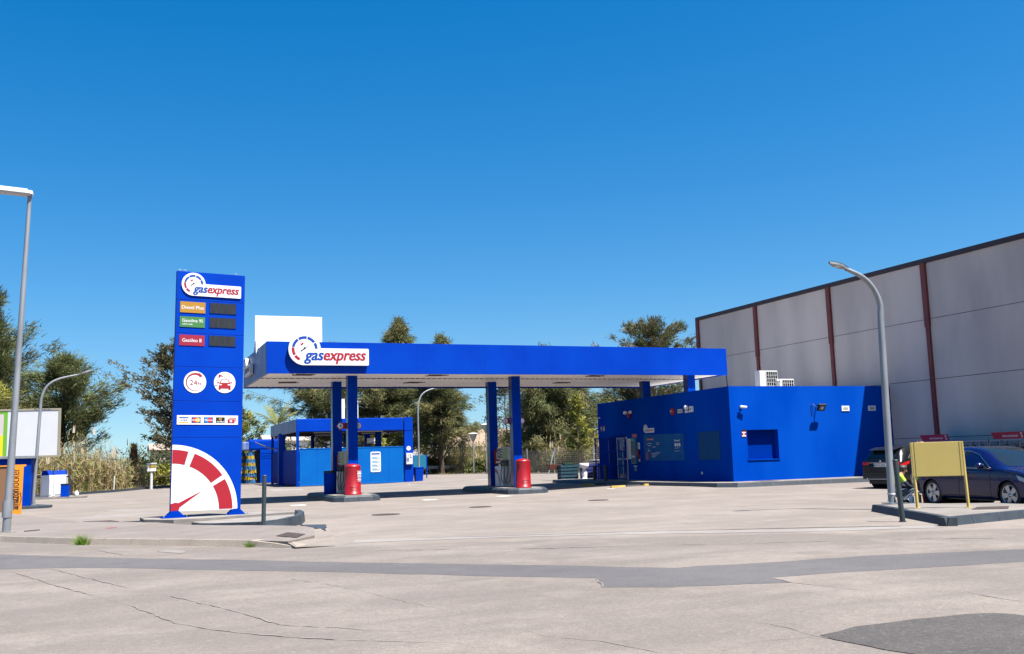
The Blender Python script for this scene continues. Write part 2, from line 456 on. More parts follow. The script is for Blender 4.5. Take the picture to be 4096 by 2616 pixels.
def jag(pts, amp=0.03, step=0.35, closed=True):
    o = []; n = len(pts)
    for i in range(n if closed else n - 1):
        a = Vector((*pts[i], 0)); b = Vector((*pts[(i + 1) % n], 0)); L = (b - a).length; k = max(1, int(L / step))
        for j in range(k):
            p = a.lerp(b, j / k)
            if 0 < j: p += Vector((random.uniform(-amp, amp), random.uniform(-amp, amp), 0))
            o.append((p.x, p.y))
    if not closed: o.append(tuple(pts[-1]))
    return o
def sheet(name, polys, m, z):
    mb = MB()
    for p in polys:
        n = len(p); a = sum(p[i][0] * p[(i + 1) % n][1] - p[(i + 1) % n][0] * p[i][1] for i in range(n))
        if a < 0: p = p[::-1]
        mb.poly(p, m, z=z)
    return mb.build(name, kind='structure')
def strip(mb, pts, w, m, z, step=0.25, amp=0.03, wj=0.6):
    """irregular thin strip along a polyline"""
    P = jag(pts, amp, step, False)
    vs = []; fs = []
    for i, p in enumerate(P):
        a = P[max(0, i - 1)]; b = P[min(len(P) - 1, i + 1)]
        d = Vector((b[0] - a[0], b[1] - a[1])).normalized(); ww = w * random.uniform(1 - wj, 1 + wj) * .5 * (1.0 if w > .3 else max(.12, min(1.25, .75 + .9 * math.sin(i * .23 + P[0][0]) * math.sin(i * .071 + 2))))
        zz = z + gz(*p)
        vs += [(p[0] - d.y * ww, p[1] + d.x * ww, zz), (p[0] + d.y * ww, p[1] - d.x * ww, zz)]
    for i in range(len(P) - 1): fs.append((2 * i, 2 * i + 1, 2 * i + 3, 2 * i + 2))
    mb.add(vs, fs, m)
PTS = {'band': [(-9.65, 30.67), (-1.97, 21.45), (0.08, 18.99), (1.87, 17.2), (3.45, 15.5), (5.75, 13.24), (7.07, 11.81), (7.45, 11.81), (8.45, 11.6), (9.98, 11.48), (12.34, 10.81), (23.88, 7.53), (22.88, 7.66), (11.05, 9.69), (9.36, 9.98), (8.16, 10.18), (7.47, 10.23), (7.37, 9.72), (6.09, 10.2), (6.06, 10.14), (5.38, 10.61), (5.7, 11.44), (5.04, 12.1), (4.29, 12.83), (2.95, 14.27), (1.68, 15.46), (0.08, 17.06), (-0.9, 17.8), (-1.44, 18.0), (-1.66, 18.12), (-12.72, 22.78)], 'fresh': [(5.49, 6.9), (6.01, 7.07), (6.69, 7.09), (7.25, 7.06), (7.51, 6.97), (7.6, 6.84), (7.61, 6.73), (9.6, 6.9), (9.6, 3.0), (6.0, 3.0), (5.56, 5.99), (5.5, 6.39), (5.46, 6.7)], 'gutter': [(4.41, 19.4), (5.78, 19.04), (7.96, 18.27), (10.22, 17.0), (12.05, 15.79), (14.08, 14.93), (14.6, 14.73)], 'slot': [(4.21, 19.79), (4.49, 19.75), (5.48, 19.44), (6.91, 18.78), (8.8, 18.02), (10.41, 17.36), (11.2, 16.96), (12.71, 16.2), (14.26, 15.27)], 'cracks': [([(3.76, 17.69), (4.41, 17.15), (5.08, 16.73), (5.53, 16.49), (5.84, 16.23), (6.78, 15.58), (7.7, 15.23), (8.79, 14.64)], 0.09), ([(8.81, 14.67), (9.64, 14.2), (10.56, 13.85), (11.42, 13.45), (12.51, 12.96), (13.42, 12.32)], 0.07), ([(6.79, 16.92), (7.61, 16.2), (8.24, 15.73), (8.91, 15.36)], 0.02), ([(-1.51, 17.88), (-1.28, 17.01), (-0.62, 14.84), (-0.2, 13.57), (0.17, 12.45), (0.37, 11.72), (0.6, 10.69), (0.96, 9.99), (1.29, 9.5), (1.84, 8.9)], 0.035), ([(-1.28, 17.01), (-1.08, 17.32), (-0.93, 17.7), (-0.65, 16.89), (-0.31, 15.77), (0.16, 14.3), (0.64, 13.0), (1.11, 11.6), (1.43, 10.48), (1.53, 10.01), (1.85, 9.62)], 0.03), ([(2.27, 13.82), (2.52, 13.09), (2.75, 12.34)], 0.02), ([(2.57, 13.0), (2.77, 12.19), (2.95, 11.19), (3.06, 10.66), (3.27, 9.81)], 0.022), ([(1.9, 9.61), (2.17, 9.28), (2.55, 8.92)], 0.02), ([(1.77, 8.96), (2.2, 8.59), (2.79, 8.17)], 0.02), ([(3.27, 9.15), (3.43, 8.61), (3.5, 8.1), (3.82, 7.63), (3.93, 7.2), (3.99, 6.96)], 0.025), ([(5.22, 8.09), (5.38, 7.92), (5.48, 7.58), (5.5, 7.3), (5.44, 6.97), (5.46, 6.77)], 0.022), ([(4.27, 6.76), (4.55, 6.82), (4.82, 6.94), (5.02, 6.95), (5.26, 6.89), (5.43, 6.87)], 0.03), ([(8.36, 8.06), (8.3, 7.77), (8.3, 7.33)], 0.02), ([(7.47, 10.23), (7.37, 9.72), (7.47, 9.34), (7.58, 8.76)], 0.02), ([(5.7, 11.44), (5.38, 10.61)], 0.03), ([(-0.3, 21.17), (0.21, 19.52), (0.57, 19.14), (0.81, 19.17)], 0.05)], 'stain': [(4.93, 35.03), (5.32, 34.54), (5.24, 32.51), (5.2, 30.65), (5.34, 29.73), (4.86, 28.64), (4.67, 29.53), (4.74, 32.54)], 'covers': [('manhole_cover', [(7.83, 28.44), (7.8, 28.6), (7.71, 28.74), (7.57, 28.83), (7.41, 28.86), (7.25, 28.83), (7.11, 28.74), (7.02, 28.6), (6.99, 28.44), (7.02, 28.28), (7.11, 28.14), (7.25, 28.05), (7.41, 28.02), (7.57, 28.05), (7.71, 28.14), (7.8, 28.28)], 0.0, 'round iron manhole cover in the asphalt before the pump island with the blue bin'), ('manhole_cover', [(11.29, 30.04), (11.26, 30.18), (11.18, 30.29), (11.07, 30.37), (10.93, 30.4), (10.79, 30.37), (10.68, 30.29), (10.6, 30.18), (10.57, 30.04), (10.6, 29.9), (10.67, 29.79), (10.79, 29.71), (10.93, 29.68), (11.07, 29.71), (11.18, 29.78), (11.26, 29.9)], 0.0, 'round iron manhole cover in the asphalt before the pump island by the shop side'), ('manhole_cover', [(15.84, 30.69), (15.81, 30.83), (15.73, 30.94), (15.62, 31.02), (15.48, 31.05), (15.34, 31.02), (15.23, 30.94), (15.15, 30.83), (15.12, 30.69), (15.15, 30.55), (15.22, 30.44), (15.34, 30.36), (15.48, 30.33), (15.62, 30.36), (15.73, 30.43), (15.81, 30.55)], 0.0, 'flat dark manhole cover in the asphalt before the shop door'), ('utility_cover', [(3.06, 20.41), (3.42, 21.3), (3.65, 20.48), (3.33, 19.62)], 0.12, 'rusty square access cover in the pavement end beside the slim bollard'), ('utility_cover', [(-0.82, 32.93), (-0.04, 32.83), (0.2, 31.86), (-0.51, 31.49)], 0.0, 'dark rectangular iron cover at the pavement edge left of the totem'), ('utility_cover', [(-1.98, 27.01), (-1.66, 27.33), (-1.63, 27.04), (-1.94, 26.73)], 0.12, 'narrow rusty cover set in the pavement near the tall lamp'), ('utility_cover', [(17.05, 16.15), (17.75, 16.65), (18.35, 16.35), (17.7, 15.8)], 0.15, 'rusty square cover in the island below the blue car')]}
sheet("road", [jag([(-40, 66), (-9.0, 33.5), (-5.0, 28.5), (-2.33, 25.12), (-0.7, 22.89), (1.42, 20.66), (2.4, 19.55), (3.2, 18.5), (6.2, 17.75), (9.0, 16.6), (12.4, 14.75), (15.5, 13.2), (40, 3), (40, -12), (-60, -12), (-60, 66)], 0.03)], ROAD, 0.002)
sheet("road_patch", [jag(PTS['band'], 0.035), ], ROADDK, 0.004)
sheet("fresh_road_patch", [jag(PTS['fresh'], 0.03, 0.2)], ROADFR, 0.008)
mb = MB()
strip(mb, PTS['gutter'], 0.62, LITSTRIP, 0.004, 0.5, 0.05, 0.12)
mb.build("gutter_strip", kind='structure')
mb = MB()
strip(mb, PTS['slot'], 0.11, CRACK, 0.008, 0.3, 0.012, 0.25)
for c, w in PTS['cracks']: strip(mb, c, w * .55, CRACK, 0.009, 0.12, 0.02, 0.75)
mb.build("ground_cracks", kind='structure')
sheet("damp_stain", [jag(PTS['stain'], 0.06, 0.3)], STAIN, 0.003)

# soil verge behind the back kerb
BK = [(-60, 40), (-14, 62), (-2.6, 68.4), (0, 73), (3, 81.6), (6, 88), (14, 93), (27, 93), (31.5, 88), (33, 80), (34.4, 72.9), (40, 69.2), (60, 66), (110, 62)]
soil = BK + [(300, 300), (0, 420), (-300, 300)]
sheet("soil_verge", [soil], SOIL, 0.10)
mb = MB()
for a, b in zip(BK[:-1], BK[1:]):
    d = Vector((b[0] - a[0], b[1] - a[1])); L = d.length; ang = math.atan2(d.y, d.x)
    mb.box(0, L + .03, -0.16, 0.0, -0.05, 0.16 + random.uniform(0, .004), DKPAINT if a[0] < 5 else KERBC, T(a[0], a[1], 0) @ RZ(ang))
mb.build("back_kerb", kind='structure')

# ---- left pavement with kerb
KL = [(-9.0, 33.6), (-5.0, 28.6), (-2.33, 25.22), (-0.7, 22.99), (1.42, 20.76), (2.4, 19.65)]
KE = [(3.16, 18.62), (3.75, 18.95)]
pav = [(x + .075, y + .07) for x, y in KL] + [(3.05, 18.9), (3.75, 20.0), (4.05, 21.6), (4.3, 23.0), (3.4, 24.3), (2.6, 25.1), (1.75, 26.2), (1.0, 28.4), (-0.79, 30.42), (-2.88, 37.5), (-3.9, 42.0), (-9.0, 44.0)]
mb = MB()
mb.prism(pav, 0.02, 0.12, PAVE)
# joints of the paving slabs
for k in range(16):
    t = k / 15
    a = Vector((-6 + 9.3 * t, 30.4 - 11.0 * t)); d = Vector((0.60, 0.80))
    b = a + d * (7.5 - 4.5 * t)
    mb.add([(a.x - .006, a.y, .1235), (a.x + .012, a.y, .1235), (b.x + .012, b.y, .1235), (b.x - .006, b.y, .1235)], [(0, 1, 2, 3)], CRACK)
for off in (0.9, 1.9, 2.9):
    n = Vector((0.62, 0.78)) * off; a = Vector((-5.0, 28.6)) + n; b = Vector((2.2, 19.9)) + n
    mb.add([(a.x, a.y, .1238), (b.x, b.y, .1238), (b.x, b.y + .014, .1238), (a.x, a.y + .014, .1238)], [(0, 1, 2, 3)], CRACK)
mb.build("pavement", kind='structure')
mb = MB()
def kerbrun(mb, pts, w, h, m, seg=0.75, side=1, gap=0.012, h1=None, inset=0.055):
    """kerb stones laid along a polyline (outer face on the line, body to the left*side)"""
    for a, b in zip(pts[:-1], pts[1:]):
        d = Vector((b[0] - a[0], b[1] - a[1])); L = d.length; ang = math.atan2(d.y, d.x); n = max(1, round(L / seg)); l = L / n
        for i in range(n):
            M = T(a[0], a[1], gz(*a)) @ RZ(ang); hh = h + random.uniform(-.004, .004)
            x0 = i * l; x1 = x0 + l - gap; w0, w1 = (0, w) if side > 0 else (-w, 0)
            vs = [(x0, w0, -.02), (x1, w0, -.02), (x1, w1, -.02), (x0, w1, -.02)]
            i0, i1 = (inset, 0) if side > 0 else (0, -inset)
            vs += [(x0, w0 + i0, hh), (x1, w0 + i0, hh), (x1, w1 + i1, hh), (x0, w1 + i1, hh)]
            mb.add(vs, [(0, 3, 2, 1), (4, 5, 6, 7), (0, 1, 5, 4), (1, 2, 6, 5), (2, 3, 7, 6), (3, 0, 4, 7)], m, M)
kerbrun(mb, KL, 0.16, 0.125, KERBC, 0.8, 1, 0.05)
for i, (a, b) in enumerate([((2.4, 19.65), (2.8, 19.12)), ((2.8, 19.12), (3.16, 18.62))]):
    d = Vector((b[0] - a[0], b[1] - a[1])); L = d.length
    h0, h1 = ((.125, .085), (.085, .03))[i]
    M = T(a[0], a[1], 0) @ RZ(math.atan2(d.y, d.x))
    mb.add([(0, 0, -.02), (L - .01, 0, -.02), (L - .01, .3, -.02), (0, .3, -.02), (0, .03, h0), (L - .01, .03, h1), (L - .01, .3, h1 + .02), (0, .3, .126)],
           [(0, 3, 2, 1), (4, 5, 6, 7), (0, 1, 5, 4), (1, 2, 6, 5), (2, 3, 7, 6), (3, 0, 4, 7)], KERBC, M)
mb.build("pavement_kerb", kind='structure')
# ramped concrete end of the pavement
MB().add([(3.14, 18.6, .03), (3.9, 18.7, .005), (4.25, 20.4, .02), (4.42, 21.9, .13), (3.9, 21.9, .124), (3.0, 19.1, .124)], [(0, 1, 2, 5), (2, 3, 4, 5)], GROUND).build("pavement_ramp", kind='structure')
# dark painted kerbs
mb = MB()
mb.add([(4.10, 23.7, -.02), (4.62, 23.0, -.02), (4.34, 21.2, -.02), (4.10, 23.65, .13), (4.56, 22.95, .15), (4.26, 21.5, .125)],
       [(0, 2, 1), (3, 4, 5), (0, 1, 4, 3), (1, 2, 5, 4), (2, 0, 3, 5)], DKPAINT)
kp = [(1.9, 26.25), (2.6, 25.55), (3.33, 24.75), (3.95, 24.95), (4.5, 25.75), (4.85, 27.2), (4.95, 28.4)]
for i, (a, b) in enumerate(zip(kp[:-1], kp[1:])):
    d = Vector((b[0] - a[0], b[1] - a[1])); L = d.length; M = T(a[0], a[1], 0) @ RZ(math.atan2(d.y, d.x))
    hs = [.125, .15, .18, .21, .24, .26, .26]; h0, h1 = hs[i], hs[i + 1]
    mb.add([(0, 0, -.02), (L, 0, -.02), (L, .18, -.02), (0, .18, -.02), (0, .03, h0), (L, .03, h1), (L, .18, h1), (0, .18, h0)],
           [(0, 3, 2, 1), (4, 5, 6, 7), (0, 1, 5, 4), (1, 2, 6, 5), (2, 3, 7, 6), (3, 0, 4, 7)], DKPAINT, M)
mb.build("dark_kerb", kind='structure')
mb = MB()
mb.prism([(2.1, 26.25), (3.35, 25.0), (3.9, 25.15), (4.35, 25.9), (4.68, 27.3), (4.78, 28.5), (3.4, 28.0), (1.9, 27.0)], 0.0, 0.14, CONC)
mb.prism(jag([(0.72, 29.9), (0.80, 28.4), (1.5, 27.65), (2.4, 27.75), (3.6, 28.35), (4.9, 28.7), (4.5, 30.0), (2.6, 30.3)], .05, .3), 0.0, 0.19, CONC)
mb.build("sign_island", kind='structure')
for nm, pts, z, lab in PTS['covers']:
    c = MB(); c.prism(pts, z, z + 0.012, COVER); o = c.build(nm); o['label'] = lab; o['category'] = 'cover'
MB().rect(-.35, .35, -.30, .30, RED, T(-0.02, 26.5, .1245) @ RZ(.8) @ Matrix.Scale(.35, 4)).build("red_ground_mark", kind='structure')

# ---- right hand island with dark kerb
mb = MB()
RI = [(16.99, 19.15), (14.78, 14.62), (17.3, 15.05), (40.0, 18.2), (40, 24.0), (22.0, 18.2), (19.4, 18.2), (18.9, 19.15)]
ri = [(17.15, 19.0), (15.0, 14.85), (17.3, 15.2), (40, 18.4), (40, 20.0), (20.0, 17.05), (18.35, 18.4), (18.3, 19.0)]
mb.prism(ri, 0.0, 0.15, CONCL)
mb.build("right_island", kind='structure')
mb = MB()
kerbrun(mb, [(16.99, 19.15), (14.78, 14.62)], 0.2, 0.16, DKPAINT, 0.75, 1, .008)
kerbrun(mb, [(14.78, 14.62), (17.3, 15.05), (24, 16.0)], 0.2, 0.16, DKPAINT, 0.75, 1, .008)
kerbrun(mb, [(18.4, 19.15), (16.99, 19.15)], 0.2, 0.155, DKPAINT, 0.75, 1, .008)
mb.build("right_island_kerb", kind='structure')

# ---- shop pavement
BX0, BX1, BY0, BY1 = 23.92, 32.55, 34.9, 47.1
SWZ = 0.27
mb = MB()
swp = [(22.35, 49.5), (22.3, 46.0), (22.3, 40.0), (22.75, 34.3), (23.3, 33.75), (32.4, 33.3), (32.4, 36.0), (25.0, 36.0), (25.0, 49.5)]
mb.prism(swp, 0.0, SWZ, CONC)
mb.rect(24.6, 25.6, 33.95, 34.6, COVER, z=SWZ + .004)
mb.build("shop_pavement", kind='structure')
mb = MB()
kerbrun(mb, [(22.2, 49.5), (22.15, 46.0), (22.15, 40.0), (22.6, 34.2), (23.2, 33.6), (32.4, 33.15)], .15, 0.155, DKPAINT, 0.8, 1, .006)
mb.build("shop_kerb", kind='structure')
# lane marks
mb = MB()
for x in np.arange(10.4, 23, 1.3):
    mb.rect(x, x + .75, 43.1, 43.35, RMARK, z=.005 + gz(x, 43))
for (x, y) in [(6.2, 37.4), (11.2, 36.9), (14.4, 37.2), (19.9, 38.1)]:
    mb.rect(x, x + .55, y, y + .7, RMARK, T(0, 0, .005 + gz(x, y)))
for (x, y, l) in [(8.2, 62.6, 1.6), (8.8, 60.4, 1.9), (17.5, 61.5, 1.8), (22.5, 62.5, 1.8), (26, 66, 1.8)]:
    mb.rect(x, x + l, y, y + .4, RMARK, z=.005 + gz(x, y))
mb.prism([(0.79, 19.8), (0.98, 20.1), (1.31, 19.57), (1.18, 19.07)], .003, .008, CONCL)
mb.build("road_marking", kind='structure')
sheet("tyre_marks", [jag(p, .12, .4) for p in [[(-1.55, 35.83), (-0.95, 36.22), (-0.06, 37.47), (1.08, 37.36), (1.62, 36.47), (1.03, 35.52), (0.12, 34.6), (-0.72, 34.13)], [(-0.27, 41.15), (0.67, 41.45), (1.75, 39.49), (1.37, 38.84), (0.38, 38.97)]]], mat("tyre_smudge", (0.40, 0.352, 0.312), 0.9, col2=(0.33, 0.292, 0.262), scale=1.4), 0.0025)
# yellow/black wheel stops: each bump is a thing
bm_ = []
def bump(x, y, rz, label):
    t = thing("lane_separator", label, "lane separator", (x, y, gz(x, y)), rz, "rubber lane separators by the shop")
    for k, m in ((0, YPAINT), (1, RUBBER)):
        MB().add([(k * .8, -.09, 0), (k * .8 + .78, -.09, 0), (k * .8 + .78, .09, 0), (k * .8, .09, 0), (k * .8 + .05, -.04, .09), (k * .8 + .73, -.04, .09), (k * .8 + .73, .04, .09), (k * .8 + .05, .04, .09)],
                 [(4, 5, 6, 7), (0, 1, 5, 4), (1, 2, 6, 5), (2, 3, 7, 6), (3, 0, 4, 7)], m).build("block", t)
for i, (x, y, rz, l) in enumerate([(20.4, 39.2, .08, "yellow and black lane separator in the sun, ahead of the shop pavement"),
                                (22.0, 39.1, .05, "yellow and black lane separator touching the sunlit end of the shop kerb"),
                                (20.75, 42.9, .15, "shaded lane separator lying under the canopy before the two black bollards"),]):
    bump(x, y, rz, l)

# ------------------------------------------------------------------ the logo (source units, see outline)
def logo(mb, M, W, depth, simple=False, edge=None):
    """white shaped board W wide with gauge and word; M: x right, y up, z out; front face at z=depth"""
    s = W / 2062.0
    cx, cy, r = 428.0, 400.0, 402.0
    out_ = [(420, 0), (2035, 0), (2056, 8), (2062, 30), (2062, 400), (2054, 420), (2035, 428), (cx + math.sqrt(r * r - 28 ** 2), 428)]
    a0 = math.degrees(math.atan2(28, r))
    for i in range(1, 40): 
        a = R(a0 + (268 - a0) * i / 39); out_.append((cx + r * math.cos(a), cy + r * math.sin(a)))
    P = [(x * s, y * s) for x, y in out_]
    mb.prism(P, 0.0, depth, SIGNW, M, edge or GREYW)
    A = M @ T(0, 0, depth + 0.004) @ Matrix.Scale(s, 4)
    for a, b in ((170, 126), (121, 80), (76, 36), (31, 2)): mb.arc(cx, cy + 6, 255, 322, b, a, LOGOB, A)
    for a, b in ((173, 211), (216, 245)): mb.arc(cx, cy + 6, 255, 325, a, b, RED, A)
    mb.poly([(318, 345), (338, 336), (408, 388), (420, 410), (440, 420), (560, 514), (440, 440), (415, 436), (400, 415), (325, 362)], BLACK, A)
    mb.disc(427, 424, 28, BLACK, A, .02, 14)
    mb.rect(-38, 38, -40, 46, RED, A @ T(352, 545, .0) @ RZ(.6)); mb.rect(-28, 28, 2, 36, SIGNW, A @ T(352, 545, .8) @ RZ(.6))
    for k, dx in enumerate((-9, 0, 9)):
        mb.text("gas", 416 + dx, 128, 485, 190, LOGOB, A, .9 * k, .26, .012, True)
        mb.text("express", 908 + dx, 128, 1075, 190, RED, A, .9 * k, .26, .012, True)

# ------------------------------------------------------------------ totem price sign
def build_totem():
    a = Vector((1.46, 28.63)); b = Vector((3.34, 28.88)); rz = math.atan2(b.y - a.y, b.x - a.x); W = (b - a).length
    t = thing("totem_sign", "tall blue petrol price totem with white fuel gauge at its foot", "totem sign", (a.x, a.y, 0.19), rz)
    t.rotation_euler[1] = R(.75)
    D = 0.16; zb, zt = 0.17, 6.84     # local z
    m = MB(); fr = [(0, .0), (.123, .0), (.264, 0), (.405, 0), (.549, 0), (.70, 0), (1, 0)]
    zs = [zt - (zt - zb) * f[0] for f in fr]
    for z1, z0 in zip(zs[:-1], zs[1:]):
        m.bbox(0, W, 0.0, D, z0 + .004, z1 - .004, BLUE, 0.006)
    m.box(0.02, W - .02, .02, D - .02, zb + .01, zt - .01, BLUED)
    m.build("body", t)
    F = face_frame((0, -0.004, 0), (1, 0, 0), (0, 0, 1))
    m = MB(); logo(m, F @ T(.10, 6.15, 0), 1.68, 0.03); m.build("logo_board", t)
    for nm, z0, z1, c, l1, l2 in (("diesel", 5.66, 5.97, (0.42, 0.21, 0.010), "Diesel Plus", None), ("gasolina", 5.25, 5.55, (0.05, 0.20, 0.045), "Gasolina 95", "aditivada"), ("gasoleo", 4.73, 5.03, (0.32, 0.006, 0.03), "Gas\u00f3leo B", None)):
        cm = mat("label_" + nm, c, 0.45)
        m = MB(); A = F @ T(0, 0, .0)
        m.prism([(.10, z0), (.79, z0), (.79, z1), (.10, z1)], 0, .012, cm, A)
        if l2:
            m.text(l1, .165, z0 + .145, .57, .088, SIGNW, A, .016, 0, .004); m.text(l2, .168, z0 + .065, .28, .045, SIGNW, A, .016, 0, .004)
        else:
            m.text(l1, .145 if nm == "diesel" else .18, z0 + .105, .60 if nm == "diesel" else .53, .095, SIGNW, A, .016, 0, .004)
        m.build("fuel_label", t)
        m = MB(); z0 += .01; z1 += .02
        m.prism([(.905, z0), (1.665, z0), (1.665, z1), (.905, z1)], 0, .010, BLUED, F)
        m.prism([(.92, z0 + .012), (1.65, z0 + .012), (1.65, z1 - .012), (.92, z1 - .012)], 0.010, .014, DISPLAY, F)
        m.build("price_display", t)
    m = MB(); A = F @ T(.56, 3.71, 0)
    m.disc(0, 0, .305, SIGNW, A, .008, 36)
    m.arc(0.0, -.0, .205, .262, 52, 235, RED, A, .014, 20, (.228, .245)); m.arc(0, 0, .228, .243, 235, 320, RED, A, .014, 10, (.236, .240))
    m.poly([(.10, .27), (.12, .135), (.20, .175)][::-1], RED, A, .0145)
    m.text("24", -.14, -.08, .20, .135, RED, A, .014); m.text("h", .085, -.08, .075, .10, RED, A, .014)
    m.build("opening_hours_disc", t)
    m = MB(); A = F @ T(1.377, 3.72, 0)
    m.disc(0, 0, .30, SIGNW, A, .008, 36)
    z = .014
    m.poly([(-.15, -.02), (.15, -.02), (.165, -.09), (.165, -.17), (-.165, -.17), (-.165, -.09)][::-1], RED, A, z)
    m.poly([(-.105, .085), (.105, .085), (.15, -.025), (-.15, -.025)][::-1], RED, A, z + .001)
    m.poly([(-.085, .065), (.085, .065), (.115, -.01), (-.115, -.01)][::-1], SIGNW, A, z + .003)
    for sx in (-1, 1):
        m.disc(sx * .115, -.065, .035, SIGNW, A, z + .003, 12, .018); m.rect(sx * .18 - .025, sx * .18 + .025, -.015, .015, RED, A, z)
        m.rect(sx * .14 - .03, sx * .14 + .03, -.205, -.16, RED, A, z)
    m.rect(-.20, -.10, .155, .185, RED, A @ RZ(-.15), z); m.rect(-.2, -.15, .12, .2, RED, A @ RZ(-.15), z + .001)
    for k in range(3): m.rect(-.07 + k * .05, -.045 + k * .05, .165 - k * .025, .18 - k * .025, RED, A, z)
    m.tube([(-.17, .13, z), (-.20, .05, z), (-.19, -.03, z), (-.21, -.08, z), (-.27, -.085, z)], .006, RED, 5, M=A)
    m.build("car_wash_disc", t)
    m = MB(); A = F @ T(.10, 2.53, 0)
    m.prism([(0, 0), (1.67, 0), (1.67, .255), (0, .255)], 0, .01, SIGNW, A)
    z = .014
    cy = mat("card_yellow", (.75, .42, .03), .4); cb = mat("card_blue", (.0, .06, .30), .4); cr = mat("card_red", (.62, .02, .02), .4); cl = mat("card_light_blue", (.02, .28, .62), .4)
    m.rect(.06, .31, .04, .07, cy, A, z); m.rect(.06, .31, .175, .205, cb, A, z); m.text("VISA", .105, .092, .165, .055, cb, A, z, .25, .01)
    for x, c1, c2, w in ((.39, cr, cy, "MasterCard"), (.725, cl, cr, "Maestro")):
        m.rect(x, x + .25, .045, .205, cb, A, z); m.disc(x + .085, .125, .068, c1, A, z + .002, 20); m.disc(x + .165, .125, .068, c2, A, z + .003, 20)
        m.text(w, x + .015, .108, .22, .04, SIGNW, A, z + .005, .2, .02)
    m.rect(1.055, 1.30, .045, .205, BLACK, A, z); m.text("ServiRed", 1.075, .062, .205, .042, SIGNW, A, z + .002, .25, .02)
    m.disc(1.175, .155, .04, cy, A, z + .002, 16); m.rect(1.142, 1.208, .148, .162, BLACK, A, z + .003); m.rect(1.168, 1.182, .12, .19, BLACK, A, z + .003)
    for k in range(3): m.rect(1.38 + .024 * k, 1.565 + .024 * k, .05 + .024 * k, .15 + .024 * k, RED, A, z + .004 - k * .0015); 
    for k in range(2): m.rect(1.38 + .024 * k, 1.571 + .024 * k, .05 + .024 * k, .157 + .024 * k, SIGNW, A, z + .0033 - k * .0015)
    m.disc(1.47, .10, .036, SIGNW, A, z + .006, 16); m.text("\u20ac", 1.452, .078, .034, .042, RED, A, z + .008)
    m.build("payment_card_strip", t)
    m = MB(); A = F @ T(0, zb + .005, 0)
    z = .005
    m.poly([(0.004, 0.0), (1.80, 0.0)] + [(1.80 * math.cos(R(a)) + .004, 1.80 * math.sin(R(a))) for a in range(2, 91, 2)], SIGNW, A, z)
    for a0, a1 in ((0.8, 30.5), (35, 69), (75, 89.8)): m.arc(0.004, 0, 1.29, 1.665, a0, a1, RED, A, z + .004, 16)
    tip = (.84, .54)
    m.poly([(0.004, .20), (.12, .235), (.20, .22), tip, (.24, .10), (.21, .004), (0.004, .004)][::-1], RED, A, z + .004)
    m.build("gauge_graphic", t)
    for x in (.12, W - .12):
        m = MB(); G = face_frame((x, 0, 0), (1, 0, 0), (0, 0, 1))
        for y in (-.02, D / 2, D + .005): m.prism([(-.27, .02), (.27, .02), (.09, zb + .02), (-.09, zb + .02)], -y, -y + .016, BLUED, G)
        m.box(x - .09, x + .09, .0, D, .02, zb, BLUED)
        m.box(x - .34, x + .34, -.14, D + .14, -.02, .02, BLUED)
        for sx in (-.3, .3): m.cyl((x + sx, -.08, 0), (x + sx, -.08, .07), .018, None, GALV, 6)
        m.build("foot", t)
    for x in (.08, .22, W - .25): MB().tube([(x - .03, .1, zt), (x - .03, .1, zt + .05), (x + .03, .1, zt + .05), (x + .03, .1, zt)], .012, GALV, 5).build("lifting_eye", t)
build_totem()

